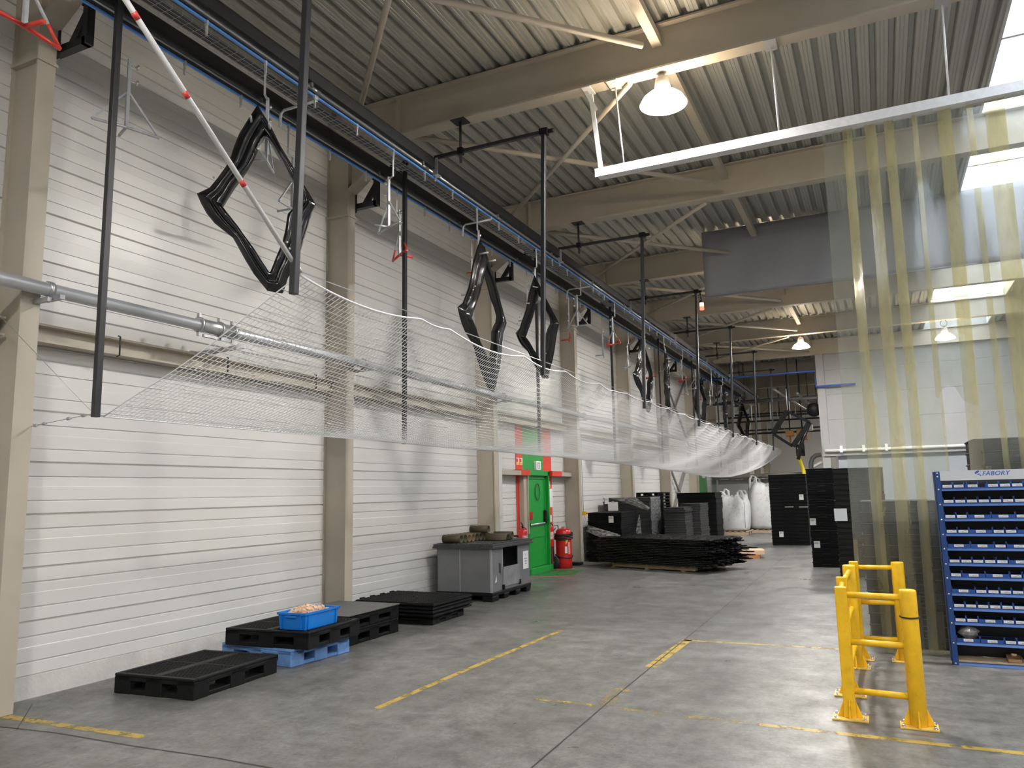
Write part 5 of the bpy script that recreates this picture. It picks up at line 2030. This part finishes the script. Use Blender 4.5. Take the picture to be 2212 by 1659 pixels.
PVC = strip_material('clear_pvc', (0.885, 0.90, 0.84), (0.77, 0.78, 0.68), 0.15, 0.28)
PVCY = strip_material('yellowed_pvc', (0.91, 0.88, 0.70), (0.85, 0.79, 0.54), 0.24, 0.40)
CYP = 9.52
RZB = at(1776, 290, 'y', CYP).z          # underside of the rail
xs = at(1776, 290, 'y', CYP).x
torn = at(1977, 860, 'y', CYP)
EDGE = [0, 0.2215, 0.46, 0.665, 0.954, 1.21, 1.50, 1.67, 2.05, 2.28, 2.53, 2.79, 3.02]
WID = [0.324, 0.358, 0.307, 0.341, 0.392, 0.351, 0.358, 0.426, 0.368, 0.36, 0.37, 0.36, 0.36]
for k, (e_, w_) in enumerate(zip(EDGE, WID)):
    x0 = xs + e_
    yy = CYP + (0.0, 0.02)[k % 2]
    zb = 0.015 + 0.01 * (k % 3)
    is_torn = k == 4
    lo = (EDGE[k - 1] + WID[k - 1] - e_) / w_ if k else 0.0
    hi = (EDGE[k + 1] - e_) / w_ if k + 1 < len(EDGE) else 1.0
    vs = [0.0, lo * 0.5, lo, lo + (hi - lo) * 0.33, lo + (hi - lo) * 0.67, hi, (hi + 1) / 2, 1.0]
    if lo == 0:
        vs = [0.0, hi * 0.2, hi * 0.4, hi * 0.6, hi * 0.8, hi, (hi + 1) / 2, 1.0]
    rows = []
    nz_ = 40
    for i in range(nz_ + 1):
        f = i / nz_
        row = []
        for j, v in enumerate(vs):
            zlow = zb
            if is_torn:
                zlow = torn.z + (0.0, -0.02, 0.06, 0.12, 0.10, -0.06, -0.10, -0.13)[j]
            zz = RZB + 0.02 + (zlow - RZB - 0.02) * f
            sw = 0.010 * math.sin(zz * 0.9 + k * 2.1) * f - 0.045 * (RZB - zz) / RZB
            row.append((x0 + w_ * v + sw, yy + 0.012 * math.sin(zz * 1.3 + k) * f + (0.009 * (2 * v - 1) ** 2) * (1 if k % 2 else -1), zz))
        rows.append(row)
    b = B()
    b.grid(rows)
    for f in b.bm.faces:
        c = (sum((v.co.x for v in f.verts)) / 4 - x0) / w_
        f.material_index = 0 if lo - 0.02 < c < hi + 0.02 else 1
    o = b.build('curtain_strip', (PVC, PVCY))
    lab = 'torn short clear plastic strip ending above the blue rack' if is_torn else \
        ('outermost left clear plastic strip of the curtain' if k == 0 else 'clear yellowed plastic strip, ' + ORD[k] + ' counted from the left curtain edge')
    tag(o, lab, 'curtain strip', 'clear strips of the curtain')
LAMPLIT_STEEL = mat('lamp_whitened_galvanised', (0.74, 0.74, 0.74), 0.38, 0.15, 0.08, 12)  # steel coloured near white, with the close lamp's brightness in the colour
RXL = at(1285, 378, 'y', CYP - 0.1).x
t = thing('curtain_rail', 'long pale steel rail hung from the roof beam, holding the plastic strips', 'rail', (0, 0, 0))
zt = RZB
B().box(RXL, 4.4, CYP - 0.10, CYP - 0.085, zt, zt + 0.115).box(RXL + 0.03, 4.4, CYP - 0.085, CYP + 0.045, zt, zt + 0.012).box(RXL + 0.03, 4.4, CYP + 0.03, CYP + 0.045, zt + 0.01, zt + 0.09).build(
    'rail_profile', LAMPLIT_STEEL, t)
yb = COLY[1]
b = B()
b.bar((RXL + 0.08, CYP - 0.06, zt + 0.06), (RXL + 0.06, yb + 0.03, 7.05), 0.055, 0.035, up=(0, 1, 0))
b.build('end_hanger', LAMPLIT_STEEL, t)
b = B()
b.bar((RXL + 0.0, yb - 0.02, 7.10), (RXL + 0.13, yb + 0.02, 6.80), 0.05, 0.012, up=(0, 1, 0))
b.box(RXL - 0.02, RXL + 0.10, yb - 0.12, yb + 0.12, 7.085, 7.10)
b.build('bracket', LAMPLIT_STEEL, t)
for u in (1345, 1684, 2060):
    x = at(u, 300, 'y', CYP - 0.05).x
    b = B()
    b.tube([(x, CYP - 0.04, zt + 0.08), (x, yb + 0.06, 7.10)], 0.011, 8)
    b.build('hanger_rod', LAMPLIT_STEEL, t)
    B().box(x - 0.07, x + 0.07, yb - 0.13, yb + 0.13, 7.08, 7.10).build('beam_clamp', mat('clamp_grey', (0.42, 0.42, 0.42), 0.5), t)

# ================================================================ GREY ROOF CURTAIN
b = B()
rows = []
TYP = 17.58
for i in range(61):
    x = -3.32 + 9.5 * i / 60
    row = []
    for j in range(13):
        f = j / 12
        zz = 7.735 - (7.735 - 6.17 + 0.012 * math.sin(i * 0.9)) * f
        yy = TYP + 0.02 * math.sin(x * 4.1 + f) * f + 0.03 * math.sin(x * 1.7) * f - 0.012 * math.sin(x * 9 + 3 * f)
        row.append((x, yy, zz))
    rows.append(row)
b.grid(rows)
t = thing('roof_curtain', 'dark grey smoke curtain hanging from the roof beyond the second beam', 'curtain', (0, 0, 0))
b.build('sheet', TARP, t, solid=0.004)
B().tube([(-3.32, TYP, 6.175), (6.18, TYP, 6.175)], 0.018, 8).build('bottom_bar', TARP, t)

# ================================================================ SIGNAL LIGHT
t = thing('signal_light', 'small red and green signal light under a front post arm', 'signal light', at(1516, 662, 'y', 18.70))
B().lathe([(0, -0.085), (0.05, -0.085), (0.05, 0.0), (0, 0.0)], (0, 0, 0), 14).build('red_lens', emit('red_glow', (1.0, 0.05, 0.03), 9.0), t)
B().lathe([(0, 0.005), (0.05, 0.005), (0.05, 0.09), (0, 0.09)], (0, 0, 0), 14).build('green_lens', emit('green_glow', (0.75, 1.0, 0.35), 3.0), t)
B().lathe([(0, 0.09), (0.055, 0.09), (0.05, 0.15), (0, 0.16)], (0, 0, 0), 14).tube([(0, 0, 0.15), (-0.03, 0, 0.4)], 0.015, 6).build('cap', BLACKPLASTIC, t)

# ================================================================ FAR MACHINERY
t = thing('blue_pipe', 'thin blue pipe along the beam at the far partition', 'pipe', (0, 0, 0))
b = B()
b.tube([(-6.9, 32.92, 6.42), (-2.06, 32.92, 6.42), (-2.06, 32.92, 5.78), (-0.6, 32.92, 5.79)], 0.04, 8)
b.build('tube', mat('pipe_blue', (0.03, 0.10, 0.38), 0.5), t)
for k, (y, z, x0, x1) in enumerate(((35, 5.55, -6.9, -2.2), (37.5, 5.9, -6.9, -2.0), (40, 5.35, -6.9, -1.6), (43, 5.75, -6.9, -1.4), (46, 5.1, -6.9, -1.2))):
    t = thing('machine_support', 'black crossbar with hangers in the far hall, ' + ORD[k] + ' from the partition', 'support bar', (0, y, 0))
    b = B()
    b.bar((x0, 0, z), (x1, 0, z), 0.07, 0.09)
    b.build('crossbar', BLACKSTEEL, t)
    for q in range(2):
        x = x0 + 1.2 + q * 2.4 + 0.2 * k
        B().bar((x, 0, z), (x, 0, 7.7), 0.045, 0.045, up=(0, 1, 0)).build('hanger', BLACKSTEEL, t)
    for q in range(3):
        x = x0 + 2.0 + q * 0.8
        B().bar((x, 0.05, z), (x, 0.05, z - 0.8), 0.03, 0.03, up=(0, 1, 0)).build('drop_bar', ZINC, t)
for k, (p, q, r_) in enumerate((((-3.8, 34.2, 5.95), (-2.3, 40, 5.0), 0.05), ((-2.9, 34.5, 5.75), (-2.0, 41, 4.9), 0.05), ((-4.6, 36, 5.7), (-1.6, 36.2, 5.72), 0.05),
                                ((-7.35, 38.6, 5.0), (-1.8, 38.6, 5.0), 0.04), ((-7.35, 41.5, 4.6), (-1.7, 41.5, 4.6), 0.05))):
    o = B().tube([p, q], r_, 8).build('steel_tube', GALV if k < 3 else BLACKSTEEL)
    tag(o, ['pale steel tube slanting overhead in the far hall, upper one', 'pale steel tube slanting overhead in the far hall, lower one',
            'pale steel tube crossing overhead just past the partition', 'black tube crossing the far hall above the orange machine',
            'black tube crossing the far hall behind the orange machine'][k], 'tube')
t = thing('orange_machine', 'orange machine with white tank hanging in the far hall', 'machine', (-3.35, 38.6, 4.25))
B().box(-0.05, 0.42, -0.2, 0.2, -0.25, 0.25).box(-0.55, -0.18, -0.15, 0.15, -0.05, 0.22).box(-0.40, -0.32, -0.05, 0.05, -0.5, 0.0).build('body', ORANGE, t, 0.03)
B().box(0.28, 0.68, -0.3, 0.1, 0.15, 0.48).build('tank', LABELWHITE, t, 0.05)
B().tube([(-0.35, 0, 0.2), (-0.35, 0, 3.52)], 0.03, 8).tube([(0.2, 0, 0.2), (0.2, 0, 3.52)], 0.03, 8).build('hanger', BLACKSTEEL, t)
t = thing('yellow_tube', 'bright yellow hose sleeve slanting down behind the tall black stacks', 'hose', (0, 0, 0))
B().tube([at(1724, 985, 'y', 33.9), at(1735, 1014, 'y', 33.9), at(1742, 1050, 'y', 33.9), at(1748, 1158, 'y', 33.9)], 0.075, 12).build('sleeve', BINDER, t)
B().tube([at(1722, 960, 'y', 33.9), at(1724, 985, 'y', 33.9)], 0.07, 10).tube([at(1733, 955, 'y', 34.1), at(1735, 985, 'y', 34.1)], 0.08, 10).build('hose', BLACKGLOSS, t)
b = B()
q = [at(u, v, 'y', 34.4) for u, v in ((1752, 1150), (1752, 1000), (1755, 990), (1762, 984), (1774, 982))]
tag(b.tube(q, 0.09, 12).build('bent_duct', mat('duct_grey', (0.12, 0.12, 0.12), 0.5)), 'dark bent duct rising behind the tall black stacks', 'duct')
tag(B().tube([at(1740, 1156, 'y', 34.6), at(1743, 1020, 'y', 34.6), at(1750, 1012, 'y', 34.6), at(1776, 998, 'y', 34.6)], 0.06, 12).build('white_tube', LABELWHITE), 'white slanting tube beside the dark bent duct', 'tube')
b = B()
b.tube([(-6.8, 35.2, 2.30), (-1.9, 35.2, 2.36)], 0.10, 10)
b.tube([(-6.6, 35.2, 0), (-6.6, 35.2, 2.3)], 0.05, 8).tube([(-2.1, 35.2, 0), (-2.1, 35.2, 2.3)], 0.05, 8)
tag(b.build('long_duct', mat('duct_brown_grey', (0.26, 0.24, 0.22), 0.5)), 'long horizontal grey duct behind the white sacks', 'duct')
b = B()
b.box(-6.9, -2.0, 35.5, 35.6, 0, 2.2)
tag(b.build('grey_screen', mat('screen_grey', (0.30, 0.30, 0.30), 0.6)), 'grey screen behind the white sacks', 'screen')
b = B()
b.tube([(-1.9, PY - 0.26, 3.2), (4.0, PY - 0.26, 3.2)], 0.06, 10)
for x in (-1.3, -0.5, 0.3):
    b.box(x - 0.05, x + 0.05, PY - 0.32, PY - 0.185, 3.12, 3.38)
tag(b.build('white_pipe', LABELWHITE), 'white pipe clamped along the far partition beam', 'pipe')
b = B()
b.lathe([(0, -0.1), (0.28, -0.1), (0.28, 0.1), (0, 0.1)], Vector((-2.22, 33.32, 4.9)), 20, axis='y')
tag(b.build('round_fan', BLACKPLASTIC), 'black round fan housing beside the partition column', 'fan')
